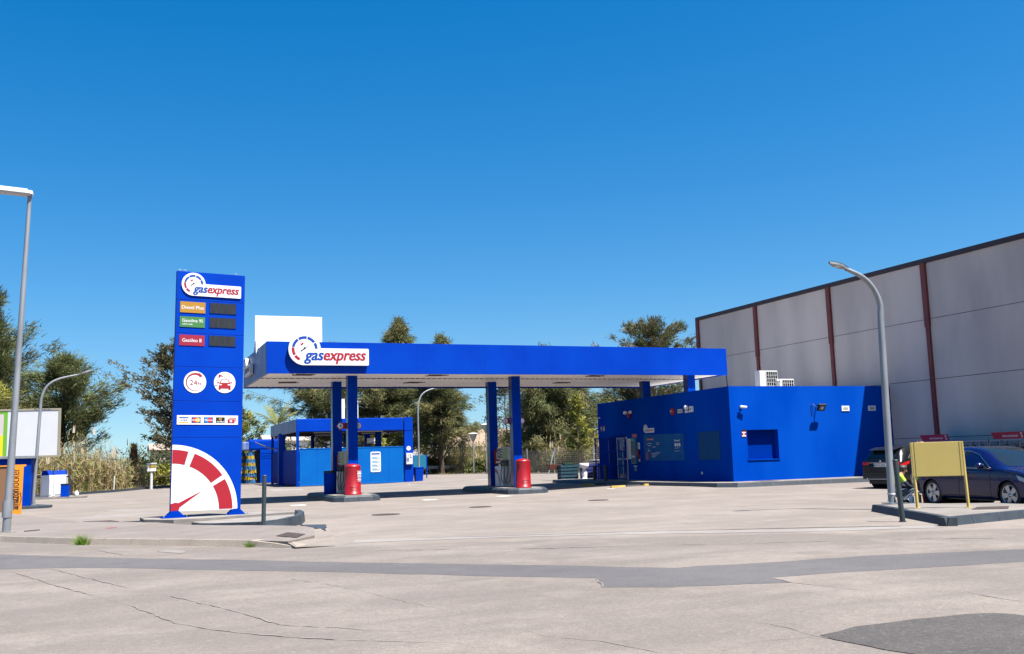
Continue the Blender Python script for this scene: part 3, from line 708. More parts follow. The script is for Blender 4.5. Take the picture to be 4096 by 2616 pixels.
# ------------------------------------------------------------------ canopy
CX0, CX1, CY0, CY1, CZ0, CZ1 = 5.45, 26.66, 38.9, 46.3, 5.09, 6.33
def build_canopy():
    t = thing("forecourt_canopy", "long flat blue petrol station canopy with ribbed white soffit", "canopy", (CX0, CY0, 0))
    I = inv(t)
    m = MB(I); n = 7; w = (CX1 - CX0) / n
    for i in range(n):
        m.bbox(CX0 + i * w + (.0 if i else -.0), CX0 + (i + 1) * w - .002, CY0, CY0 + .10, CZ0 - .02, CZ1, BLUE, .003)
    m.box(CX0 + .05, CX1 - .05, CY0 + .1, CY0 + .14, CZ0, CZ1 - .02, BLUED)
    m.build("front_fascia", t)
    m = MB(I); m.bbox(CX0, CX0 + .1, CY0 + .104, CY1 - .104, CZ0 - .02, CZ1 - .004, BLUEWORNSHEEN, .008); m.build("side_fascia", t, label="weathered greyish end of the canopy with painted-in sheen")
    m = MB(I); m.bbox(CX1 - .106, CX1 - .006, CY0 + .104, CY1 - .104, CZ0 - .02, CZ1 - .004, BLUE, .008); m.build("side_fascia", t)
    m = MB(I); m.bbox(CX0, CX1 - .006, CY1 - .1, CY1, CZ0 - .06, CZ1, BLUED, .008); m.build("rear_fascia", t)
    m = MB(I); m.box(CX0 + .1, CX1 - .11, CY0 + .14, CY1 - .1, CZ1 - .25, CZ1 - .2, GREYW); m.build("roof_deck", t)
    # ribbed soffit, two lengths of sheet with a dark lap between them
    m = MB(I)
    for y0, y1, dz in ((CY0 + .14, 41.60, .0), (41.66, CY1 - .1, .025)):
        pts = []; x = CX0 + .1
        while x < CX1 - .3:
            pts += [(x, 0), (x + .20, 0), (x + .212, .028), (x + .238, .028)]; x += .25
        pts.append((CX1 - .12, 0))
        vs = []; fs = []
        for px, pz in pts: vs += [(px, y0, CZ0 + .03 + pz - dz), (px, y1, CZ0 + .03 + pz - dz)]
        for i in range(len(pts) - 1): fs.append((2 * i, 2 * i + 2, 2 * i + 3, 2 * i + 1))
        fs = [f[::-1] for f in fs]
        m.add(vs, fs, SOFFIT)
    m.box(CX0 + .1, CX1 - .12, 41.55, 41.72, CZ0 + .065, CZ0 + .075, JOINT)
    m.build("soffit", t)
    for x in (7.0, 12.73, 20.25):
        for y in (39.95, 43.45):
            m = MB(I)
            for k in range(3):
                a = random.uniform(-.2, .2); b = random.uniform(-.2, .2)
                m.box(-.38, .38, -.012, .012, -.012, .012, JOINT, T(x + a * .6, y - .25 + .22 * k, CZ0 + .012 - (.025 if y > 41 else 0)) @ RZ(b * .6))
            m.box(-.02, .02, -.3, .3, -.012, .012, JOINT, T(x - .36, y, CZ0 + .010 - (.025 if y > 41 else 0)) @ RZ(random.uniform(-.15, .15)))
            m.box(-.3, .3, -.26, .26, 0, .01, GREYW, T(x, y, CZ0 + .022 - (.025 if y > 41 else 0)))
            m.build("ceiling_light", t, label="broken recessed light in the soffit")
    for (x, y, zb) in ((9.12, 40.55, .22), (9.06, 43.35, .22), (16.46, 40.55, .22), (16.41, 43.35, .22), (24.78, 39.35, 4.0), (24.35, 42.75, 4.0)):
        m = MB(I)
        h = .20; x += .045
        m.bbox(x - h, x + .012 - .03, y - h, y + h, zb, CZ0 + .03, BLUED, .006)
        m.bbox(x + .012, x + h, y - h, y + h, zb, CZ0 + .03, BLUED, .006)
        m.box(x - .02, x + .02, y - h + .012, y + h - .012, zb, CZ0 + .02, BLUED)
        m.box(x - h - .006, x - h - .001, y - h + .015, y + h - .015, zb + .02, CZ0, BLUEG)
        m.build("column", t)
    m = MB(I); F = face_frame((6.22, CY0 - .004, 5.385), (1, 0, 0), (0, 0, 1))
    m.box(.4, 3.0, .1, .5, -.001, .05, BLUED, F)
    logo(m, F @ T(0, 0, .05), 3.24, .14); m.build("logo_sign", t)
    m = MB(I); F = face_frame((CX0 - .004, 44.9, 5.38), (0, -1, 0), (0, 0, 1))
    logo(m, F @ T(0, 0, .03), 2.2, .14); m.build("end_logo_sign", t)
    m = MB(I)
    m.tube([(CX1 - .25, CY0 + .3, CZ1), (CX1 - .05, CY0 + .3, CZ1 + .03), (CX1 + .03, CY0 + .3, CZ1 - .05), (CX1 + .06, CY0 + .3, 5.6), (CX1 + .14, CY0 + .3, 5.0), (CX1 + .2, CY0 + .3, 4.2)], .028, BLACK, 6)
    m.build("cable", t)
build_canopy()
def roof_board():
    t = thing("roof_billboard", "blank white billboard standing on the canopy roof", "billboard", (5.40, 42.0, CZ1 - .2))
    m = MB()
    for k in range(2): m.bbox(1.41 * k, 1.41 * k + 1.406, -.03, .03, .1, 1.66, WHITE, .005)
    m.build("panel", t)
    for x in (.1, 2.7):
        m = MB(); m.tube([(x, .05, 1.5), (x, .05, 0)], .04, GALV, 6); m.tube([(x, .05, 1.2), (x, 1.1, 0)], .03, GALV, 6); m.build("strut", t)
    m = MB(); m.tube([(.06, -.06, .62), (.22, -.4, .0)], .025, WHITE, 5); m.tube([(.05, -.06, .62), (.02, -.4, .0)], .025, WHITE, 5); m.build("brace", t)
roof_board()

# ------------------------------------------------------------------ lane number arrows
def lane_arrow(x, y, z, a, b, label, wl, wr):
    t = thing("lane_number_sign", label, "lane sign", (x, y, z), 0, "lane number arrows")
    m = MB(); F = face_frame((0, 0, 0), (1, 0, 0), (0, 0, 1))
    l, r = -wl, wr
    pts = [(l, 0), (l + .17, -.2), (l + .17, -.125), (r - .17, -.125), (r - .17, -.2), (r, 0), (r - .17, .2), (r - .17, .125), (l + .17, .125), (l + .17, .2)]
    m.prism(pts, -.015, .015, RED, F)
    m.build("arrow_plate", t)
    for xx, s in ((l + .16, a), (r - .16, b)):
        m = MB(); m.disc(xx, 0, .11, SIGNW, F, .019, 24)
        if s: m.text(s, xx, -.065, None, .13, BLACK, F, .023, 0, .012, align='c')
        m.build("number_disc", t)
    m = MB(); m.box(-.05, .05, .016, .05, -.05, .05, STEEL); m.build("bracket", t)
lane_arrow(9.06, 40.92, 3.06, "4", "3", "red double arrow lane sign reading 4 and 3", .46, .62)
lane_arrow(16.41, 40.92, 3.16, "2", "", "red double arrow lane sign reading 2", .40, .72)
# ------------------------------------------------------------------ shop building
def build_shop():
    t = thing("service_building", "flat roofed bright blue station shop with barred door and blue posters", "shop", (BX0, BY0, SWZ))
    I = inv(t); zt = 4.25
    # front wall with a real recess
    m = MB(I)
    wx0, wx1, wz0, wz1 = 24.71, 26.29, 1.16, 2.40
    th = .3
    for a in ((BX0 + .002, wx0, SWZ - .25, zt), (wx1, BX1, SWZ - .25, zt), (wx0, wx1, SWZ - .25, wz0), (wx0, wx1, wz1, zt)):
        m.box(a[0], a[1], BY0, BY0 + th, a[2], a[3], BLUEW)
    m.build("wall", t)
    m = MB(I); m.box(wx0, wx1, BY0 + .27, BY0 + .29, wz0, wz1, mat('recess_shade_blue', (0, .045, .44), .8, spec=0.0)); m.box(wx0 - .03, wx1 + .03, BY0 - .04, BY0 + .27, wz0 - .03, wz0 + .002, BLUEW)  # back of the recess in a darker blue, its shade painted in
    m.build("window", t)
    # side wall with the door opening
    dy0, dy1, dz = 43.95, 45.55, 2.46
    m = MB(I)
    for a in ((BY0 + th + .002, dy0, SWZ - .25, zt - .003), (dy1, BY1, SWZ - .25, zt - .003), (dy0, dy1, dz, zt - .003)):
        m.box(BX0, BX0 + .25, a[0], a[1], a[2], a[3], BLUEW)
    m.build("wall", t)
    m = MB(I); m.box(BX0 + .25, BX1, BY1 - .25, BY1 - .003, 0, zt - .006, BLUEW); m.box(BX1 - .25, BX1 - .003, BY0 + th + .002, BY1 - .26, 0, zt - .006, BLUEW); m.build("wall", t)
    m = MB(I); m.box(BX0 + .25, BX1 - .25, BY0 + th, BY1 - .25, zt - .35, zt - .25, GREYW); m.build("roof", t)
    # inside of the doorway
    m = MB(I); m.box(BX0 + .25, BX0 + 2.2, dy0 - .3, dy0 - .25, SWZ, dz + .2, GREYW); m.box(BX0 + 2.2, BX0 + 2.25, dy0 - .3, dy1 + .3, SWZ, dz + .2, GREYW); m.box(BX0 + .9, BX0 + 1.2, dy0 + .4, dy0 + .9, SWZ, SWZ + .5, CREAMW); m.build("interior", t)
    SF = face_frame((BX0, 0, 0), (0, -1, 0), (0, 0, 1))     # x = -Y, normal -X
    def sx(y): return -y
    m = MB(I)
    for y in (45.16, 44.60, 44.10): m.box(BX0 + .06, BX0 + .12, y - .045, y + .045, SWZ + .04, 2.40, WHITE)
    for z in (SWZ + .06, 1.30, 2.36): m.box(BX0 + .065, BX0 + .115, 44.10, 45.16, z - .05, z + .05, WHITE)
    m.box(BX0 + .085, BX0 + .095, 44.12, 45.14, SWZ + .08, 2.34, GLASS)
    d = m.build("door", t)
    m = MB(I); m.box(BX0 + .02, BX0 + .05, 44.56, 44.60, 1.25, 1.42, STEEL); m.build("door_handle", d)
    m = MB(I); A = SF @ T(0, 0, -.045)
    m.rect(-44.53, -44.28, 1.75, 2.28, SIGNW, A); m.disc(-44.405, 2.06, .09, BLACK, A, .004, 18); m.disc(-44.405, 2.06, .068, SIGNW, A, .006, 18); m.rect(-44.52, -44.29, 1.78, 1.90, RED, A, .004)
    m.rect(-44.86, -44.66, 1.75, 2.2, SIGNW, A); m.build("door_notice", t)
    # security grille: barred gate folded against the wall and in front of the door
    m = MB(I)
    gx = BX0 - .10
    for y0, y1 in ((45.72, 47.32), (44.0, 45.66)):
        for y in np.arange(y0, y1 + .01, .115): m.box(gx - .009, gx + .009, y - .009, y + .009, SWZ + .02, 2.42, BLUED)
        for z in (SWZ + .05, .97, 1.68, 2.40): m.box(gx - .013, gx + .013, y0, y1, z - .018, z + .018, BLUED)
        for y in (y0, y1): m.box(gx - .02, gx + .02, y - .022, y + .022, SWZ + .01, 2.44, BLUED)
    m.build("security_grille", t)
    # poster boards
    m = MB(I); A = SF @ T(0, 0, .004)
    m.prism([(-42.26, 1.19), (-38.6, 1.18), (-38.6, 2.40), (-42.26, 2.46)], 0, .012, POSTER, A)
    z = .018
    m.rect(-41.95, -41.3, 2.16, 2.26, RED, A, z); m.text("Comunidad Gasexpress", -41.93, 2.185, .60, .048, SIGNW, A, z + .003)
    for (x, y, s, c) in ((-41.97, 2.0, "Promociones", RED), (-41.97, 1.9, "Happy Pay", None), (-41.45, 1.82, "Sorteos", RED), (-41.97, 1.72, "Alta", None), (-41.97, 1.64, "Millones", None), (-41.6, 1.52, "Acumula puntos", RED), (-41.6, 1.44, "como si fuera tu", None), (-41.6, 1.36, "Saldo Club", None)):
        m.text(s, x + .1, y, None, .05, SIGNW, A, z, 0, .012)
        if c: m.disc(x + .03, y, .045, c, A, z, 12)
    m.prism([(-42.05, 1.26), (-41.85, 1.26), (-41.92, 1.62), (-42.03, 1.62)], 0, .004, RED, A @ T(0, 0, .014))
    m.text("\u00bfQuieres tu", -41.08, 2.02, .34, .045, SIGNW, A, z); m.text("tarjeta?", -41.04, 1.94, .26, .045, SIGNW, A, z)
    m.text("Descarga nuestra", -41.14, 1.57, .46, .04, SIGNW, A, z); m.text("tarjeta", -41.0, 1.50, .2, .04, SIGNW, A, z)
    m.text("\u00a1S\u00edguenos!", -39.42, 2.06, .50, .085, SIGNW, A, z, .1, .02)
    for k in range(3): m.disc(-39.33 + .18 * k, 1.90, .078, SIGNW, A, z, 20)
    m.text("f", -39.36, 1.86, .04, .08, POSTER, A, z + .003, 0, .02)
    m.arc(-39.15, 1.90, .028, .042, 0, 360, POSTER, A, z + .003); m.tube([(-38.97, 1.95, z + .004), (-38.97, 1.87, z + .004), (-39.0, 1.865, z + .004)], .009, POSTER, 4, M=A)
    m.text("@gasexpress.es", -39.36, 1.74, .36, .04, SIGNW, A, z); m.text("www.gasexpress.es", -39.42, 1.60, .5, .035, SIGNW, A, z)
    m.build("poster_board", t, label="wide blue poster with white lettering")
    m = MB(I); m.prism([(-37.42, 1.19), (-35.75, 1.2), (-35.75, 2.41), (-37.42, 2.41)], 0, .012, mat("blue_green_board", (.004, .10, .34), .6, col2=(.006, .115, .32), scale=1.5, spec=0.1), A); m.build("poster_board", t, label="blank teal blue board")
    m = MB(I); A2 = SF @ T(-42.22, 2.53, .005); logo(m, A2, 1.02, .02); m.build("logo_board", t)
    # price list, payment terminal and small notices
    m = MB(I); m.prism([(-43.92, 1.29), (-43.44, 1.29), (-43.44, 2.30), (-43.92, 2.30)], 0, .01, SIGNW, A)
    for k in range(17): m.rect(-43.89, -43.89 + .18 + .2 * RNG.random(), 2.22 - .054 * k, 2.235 - .054 * k, STEEL, A, .014)
    m.build("price_list", t)
    m = MB(I); m.prism([(-45.96, 1.06), (-45.80, 1.06), (-45.80, 2.31), (-45.96, 2.31)], 0, .01, SIGNW, A)
    for k in range(20): m.rect(-45.94, -45.83, 2.26 - .06 * k, 2.275 - .06 * k, STEEL if k < 14 else YPAINT, A, .014)
    m.build("notice_strip", t)
    m = MB(I); B = SF @ T(-43.36, 1.05, .004)
    m.bbox(0, .46, 0, 1.26, 0, .14, TEAL, .012, B); m.prism([(.06, .46), (.40, .46), (.40, 1.10), (.06, 1.10)], .141, .145, DISPLAY, B)
    m.prism([(.08, .06), (.38, .06), (.38, .28), (.08, .28)], .141, .145, BLACK, B); m.rect(.05, .41, .32, .40, STEEL, B, .146); m.rect(.22, .40, .33, .38, SIGNW, B, .149); m.text("Autopago", .10, 1.15, .26, .05, SIGNW, B, .146)
    m.build("payment_terminal", t)
    m = MB(I); m.prism([(-43.41, 2.33), (-42.9, 2.33), (-42.9, 2.52), (-43.41, 2.52)], 0, .012, RED, A); m.text("Atenci\u00f3n", -43.22, 2.40, .27, .06, SIGNW, A, .016); m.build("red_notice", t)
    m = MB(I); m.prism([(-43.37, .66), (-42.98, .66), (-42.98, .98), (-43.37, .98)], 0, .008, POSTER, A); m.rect(-43.34, -43.02, .90, .96, SIGNW, A, .012); m.disc(-43.17, .78, .075, RED, A, .012, 18); m.disc(-43.17, .78, .055, SIGNW, A, .015, 18); m.rect(-43.185, -43.155, .74, .82, RED, A, .018); m.build("warning_sticker", t)
    m = MB(I); m.prism([(-42.86, 1.76), (-42.66, 1.76), (-42.66, 2.08), (-42.86, 2.08)], 0, .008, SIGNW, A); m.disc(-42.76, 1.95, .06, BLACK, A, .012, 14); m.disc(-42.76, 1.95, .045, SIGNW, A, .015, 14)
    m.build("prohibition_notice", t); m = MB(I)
    m.prism([(-42.84, 1.14), (-42.66, 1.14), (-42.66, 1.5), (-42.84, 1.5)], 0, .008, RED, A); m.rect(-42.82, -42.68, 1.17, 1.27, SIGNW, A, .012); m.build("fire_notice", t)
    m = MB(I); m.tube([(BX0 - .09, 42.76, 1.42), (BX0 - .09, 42.76, 1.70)], .06, REDP, 10); m.tube([(BX0 - .09, 42.76, 1.70), (BX0 - .09, 42.76, 1.78)], .03, BLACK, 8); m.build("fire_extinguisher", t)
    m = MB(I); m.lathe([(.17, 0), (.17, .05), (.13, .10), (.0, .11)], REDP, 20, SF @ T(-39.4, 3.43, .004)); m.text("FUEGO", -39.5, 3.42, .2, .05, SIGNW, SF @ T(0, 0, .118)); m.build("fire_alarm", t)
    m = MB(I); m.bbox(-38.88, -38.56, 3.32, 3.50, 0, .10, GREYW, .012, SF); 
    for k in (0, 1): m.disc(-38.80 + .16 * k, 3.41, .05, YPAINT, SF, .104, 12)
    m.build("emergency_light", t)
    m = MB(I); m.bbox(-37.92, -37.66, 3.32, 3.58, 0, .08, WHITE, .012, SF); m.rect(-37.86, -37.74, 3.42, 3.48, RED, SF, .084); m.build("alarm_box", t)
    m = MB(I); m.ball((-38.1, 3.53, .1), .12, WHITE, 10, M=SF); m.box(-38.18, -38.03, 3.3, 3.4, 0, .14, WHITE, SF); m.build("motion_detector", t)
    m = MB(I); m.ball((-43.80, 3.60, .12), .10, WHITE, 8, (1.5, 1, 1), SF); m.ball((-43.28, 3.60, .12), .09, WHITE, 8, (1.2, 1, 1), SF); m.box(-43.68, -43.38, 3.48, 3.6, 0, .1, REDP, SF); m.ball((-43.48, 3.42, .1), .09, REDP, 8, M=SF); m.build("alarm_siren", t)
    def camera_(M):
        m = MB(I); m.bbox(-.05, .05, -.05, .05, 0, .05, WHITE, .01, M); m.cyl((0, 0, .05), (0, .01, .10), .02, None, WHITE, 8, M=M); m.tube([(-.10, .0, .12), (.14, -.02, .16)], .045, WHITE, 10, M=M); m.disc(0, 0, .03, BLACK, M @ T(.141, -.02, .16) @ Matrix.Rotation(PI / 2, 4, 'Y'), .004, 12); m.build("security_camera", t)
    camera_(SF @ T(-46.85, 3.48, 0))
    FF = face_frame((0, BY0, 0), (1, 0, 0), (0, 0, 1))
    camera_(FF @ T(24.48, 3.37, 0) @ Matrix.Scale(1.15, 4))
    for (y, k) in ((46.69, 0), (46.41, 1)):
        m = MB(I); m.prism([(-y - .095, 2.80), (-y - .05, 2.77), (-y + .05, 2.77), (-y + .095, 2.80), (-y + .095, 3.02), (-y + .05, 3.06), (-y - .05, 3.06), (-y - .095, 3.02)], 0, .01, RED, SF)
        m.rect(-y - .07, -y + .07, 2.88, 2.92, SIGNW, SF, .014); m.rect(-y - .07, -y + .07, 2.95, 2.98, SIGNW, SF, .014); m.rect(-y - .07, -y + .07, 2.99, 3.04, BLACK, SF, .014)
        if k: m.rect(-y - .07, -y + .07, 2.80, 2.86, SIGNW, SF, .014)
        m.build("alarm_sticker", t)
    m = MB(I); m.bbox(-37.27, -37.17, .57, .68, 0, .05, WHITE, .008, SF); m.build("wall_socket", t)
    m = MB(I); m.prism([(24.44, 2.08), (24.67, 2.08), (24.67, 2.42), (24.44, 2.42)], 0, .008, BLACK, FF); m.rect(24.45, 24.66, 2.12, 2.34, RED, FF, .012); m.rect(24.46, 24.65, 2.28, 2.32, SIGNW, FF, .015); m.rect(24.46, 24.65, 2.13, 2.18, SIGNW, FF, .015); m.disc(24.55, 2.23, .035, SIGNW, FF, .015, 12); m.build("alarm_sticker", t)
    m = MB(I)
    L = FF @ T(28.40, 3.30, .34) @ Matrix.Rotation(R(32), 4, 'X')
    m.bbox(-.19, .19, -.16, .16, -.05, .05, BLACK, .015, L); m.prism([(-.15, -.12), (.15, -.12), (.15, .12), (-.15, .12)], .051, .054, mat('flood_reflector', (.3, .3, .3), .3), L); m.disc(0, 0, .07, SIGNW, L, .058, 14)
    m.tube([(28.40, BY0, 3.42), (28.40, BY0 - .2, 3.42), (28.40, BY0 - .3, 3.34)], .022, BLACK, 6); m.tube([(28.12, BY0 - .015, 2.95), (28.1, BY0 - .015, 3.4), (28.2, BY0 - .04, 3.46), (28.4, BY0 - .22, 3.2), (28.42, BY0 - .25, 3.3)], .010, BLACK, 5)
    m.build("flood_light", t)
    for x0 in (29.76, 31.24):
        m = MB(I); m.bbox(x0, x0 + .42, 3.14, 3.37, 0, .03, WHITE, .008, FF)
        for k in range(5): m.rect(x0 + .09 + .052 * k, x0 + .115 + .052 * k, 3.19, 3.31, JOINT, FF, .034)
        m.build("vent_grille", t)
build_shop()
def ac_unit(loc, w, h, label, fans):
    t = thing("air_conditioner", label, "air conditioner", loc, 0, "air conditioning units on the shop roof")
    m = MB(); m.bbox(0, w, 0, .38, .06, h, GREYW, .015); m.build("casing", t)
    m = MB(); F = face_frame((0, -.004, 0), (1, 0, 0), (0, 0, 1)); x0 = w * (.36 if fans > 1 else .2)
    m.rect(x0, w - .04, .10, h - .05, BLACK, F)
    for k in range(6): m.box(x0 + (w - .04 - x0) * k / 5 - .008, x0 + (w - .04 - x0) * k / 5 + .008, -.03, -.008, .1, h - .05, GREYW)
    nz = 7 if fans > 1 else 5
    for k in range(nz): m.box(x0, w - .04, -.028, -.01, .1 + (h - .15) * k / (nz - 1) - .007, .1 + (h - .15) * k / (nz - 1) + .007, GREYW)
    m.build("fan_grille", t)
    
    for x in (.05, w - .12): MB().box(x, x + .07, .02, .36, 0, .06, STEEL).build("foot", t)
ac_unit((27.08, 37.0, 4.0), .98, 1.12, "taller white air conditioner on the shop roof", 2)
ac_unit((27.95, 36.75, 4.0), .80, .72, "lower white air conditioner on the shop roof", 1)
tt = thing("roof_vent", "small grey cowl pipe standing before the rooftop air conditioners", "vent", (27.72, 36.6, 4.0))
MB().lathe([(.07, 0), (.07, .5), (.13, .52), (.13, .62), (.05, .70), (.0, .71)], STEEL, 12).build("pipe", tt)

# ------------------------------------------------------------------ warehouse
def build_warehouse():
    X = 32.58; Y0, Y1, Z = 4.0, 50.4, 9.40
    t = thing("warehouse", "large pale precast panel warehouse with maroon pilasters", "warehouse", (X, Y1, 0))
    I = inv(t)
    m = MB(I)
    zs = [-.1, 1.86, 4.34, 6.95, Z]
    ys = [Y0, 8.2, 14.2, 20.3, 26.3, 32.3, 38.5, 44.5, Y1]
    for z0, z1 in zip(zs[:-1], zs[1:]):
        for y0, y1 in zip(ys[:-1], ys[1:]):
            m.box(X, X + .2, y0 + .01, y1 - .01, z0 + .012, z1 - .012, WALLP)
    m.box(X + .03, X + .16, Y0 + .02, Y1 - .02, -.1, Z - .02, JOINT)
    m.box(X + .21, X + 30, Y1 - .2, Y1, -.1, Z, WALLP); m.box(X + .21, X + 30, Y0, Y0 + .2, -.1, Z, WALLP)
    m.build("wall", t)
    m = MB(I); m.box(X - .08, X + .3, Y0 - .1, Y1 + .08, Z, Z + .20, RIDGE); m.box(X + .3, X + 30, Y0, Y1, Z + .02, Z + .12, RIDGE); m.build("roof_edge", t)
    for y in ys[1:-1] + [Y1 - .1]:
        m = MB(I); m.box(X - .12, X - .002, y - .13, y + .13, 6.6, Z - .005, MAROON); m.box(X - .10, X - .002, y - .10, y + .10, 1.7 if y < 33 else -.05, 6.6, MAROON); m.build("pilaster", t)
build_warehouse()

# ------------------------------------------------------------------ gas bottle cages with signs
def cage(y0, y1, label, txt, sgn):
    t = thing("gas_cylinder_cage", label, "cage", (31.2, y0, gz(31, y0)), 0, "gas cylinder cages by the warehouse wall")
    m = MB(); L = y1 - y0
    for y in np.linspace(0, L, 5):
        m.box(0, .04, y - .02, y + .02, 0, 1.66, STEEL); m.box(.96, 1.0, y - .02, y + .02, 0, 1.66, STEEL)
    for z in (.05, .85, 1.64):
        m.box(-.005, .045, -.02, L + .02, z - .02, z + .02, STEEL); m.box(.96, 1.0, -.02, L + .02, z - .02, z + .02, STEEL)
    for y in (0, L): 
        for z in (.05, 1.64): m.box(0, 1, y - .02, y + .02, z - .018, z + .018, STEEL)
    m.build("frame", t)
    m = MB()
    for y in np.arange(.08, L, .1): m.box(.016, .022, y - .004, y + .004, .05, 1.64, GALV)
    for z in np.arange(.12, 1.62, .14): m.box(.012, .016, 0, L, z - .004, z + .004, GALV)
    m.build("mesh_panel", t)
    m = MB(); m.box(0, 1, 0, L, 1.66, 1.68, STEEL); m.build("cover", t)
    cyl = []
    for k in range(int(L / .38)):
        y = .25 + .38 * k
        for zz in (.06, .86):
            c = thing("gas_cylinder", "orange gas cylinder inside the cage, partly hidden by mesh", "gas cylinder", (31.55, y0 + y, zz + gz(31, y0)), 0, "orange gas cylinders in the cages")
            MB().lathe([(.14, 0), (.15, .03), (.15, .42), (.11, .52), (.05, .56)], REDP if k % 3 else GREYW, 10).build("body", c)
            MB().lathe([(.09, .55), (.09, .64), (.07, .64)], STEEL, 8).build("collar", c)
            if k % 3 == 0: c['label'] = "pale gas cylinder inside the cage, partly hidden by mesh"; c['group'] = "pale gas cylinders in the cages"
    if not sgn: return
    s = thing("red_banner_sign", sgn, "sign", (31.2, y0 + .15, 1.69 + gz(31, y0)), 0, "red slanted signs on the cages")
    m = MB(); F = face_frame((0, 1.55, 0), (0, -1, 0), (0, 0, 1))
    m.prism([(.12, 0), (1.55, 0), (1.43, .26), (0, .26)], -.02, .02, RED, F)
    m.build("panel", s)
    m = MB(); m.text("VENTA DE BUTANO", .52, .07, .70, .065, SIGNW, F, .024, .1, .012); m.build("lettering", s)
    m = MB(); m.disc(1.36, .19, .045, SIGNW, F, .024, 16); m.disc(1.40, .08, .045, SIGNW, F, .024, 16); m.disc(1.36, .19, .028, RED, F, .026, 12); m.disc(1.40, .08, .028, RED, F, .026, 12); m.build("emblem", s)
cage(30.2, 32.0, "wire cage of gas cylinders standing below the first red banner sign", "", "red slanted banner reading VENTA DE BUTANO seen above the yellow board")
cage(26.6, 28.4, "wire cage of gas cylinders below the second red banner, behind the blue car", "", "red slanted banner cut by the right picture edge above the cages")
cage(28.5, 30.1, "wire cage of gas cylinders standing between the two bannered cages", "", None)

# ------------------------------------------------------------------ pump islands
def kerb_island(x0, x1, y0, y1, label):
    t = thing("pump_island", label, "kerb island", ((x0 + x1) / 2, (y0 + y1) / 2, 0), 0, "raised kerb islands for the pumps")
    hx, hy = (x1 - x0) / 2, (y1 - y0) / 2; c = .35
    def oct_(e): return [(-hx + e + c, -hy + e), (hx - e - c, -hy + e), (hx - e, -hy + e + c), (hx - e, hy - e - c), (hx - e - c, hy - e), (-hx + e + c, hy - e), (-hx + e, hy - e - c), (-hx + e, -hy + e + c)]
    m = MB(); A, B, Cc = oct_(0), oct_(.03), oct_(.12)
    for i in range(8):
        j = (i + 1) % 8
        n = max(1, round(math.dist(A[i], A[j]) / .7))
        for k in range(n):
            def lp(P, u): return (P[i][0] + (P[j][0] - P[i][0]) * u, P[i][1] + (P[j][1] - P[i][1]) * u)
            u0, u1 = k / n + .006, (k + 1) / n - .006
            q = [(*lp(A, u0), 0), (*lp(A, u1), 0), (*lp(B, u1), .17), (*lp(B, u0), .17), (*lp(Cc, u1), .245), (*lp(Cc, u0), .245)]
            m.add(q, [(0, 1, 2, 3), (3, 2, 4, 5)], DKPAINT)
    m.poly(Cc, DKPAINT, z=.243); 
    m.build("kerb", t)
    m = MB(); m.prism(oct_(.14), .0, .247, CONC); m.build("slab", t)
    return t
kerb_island(8.05, 9.98, 38.75, 45.3, "dark painted kerb island carrying the pump with the blue bin")
kerb_island(15.45, 17.35, 38.75, 45.3, "dark painted kerb island carrying the pump marked 2")
IZ = .247
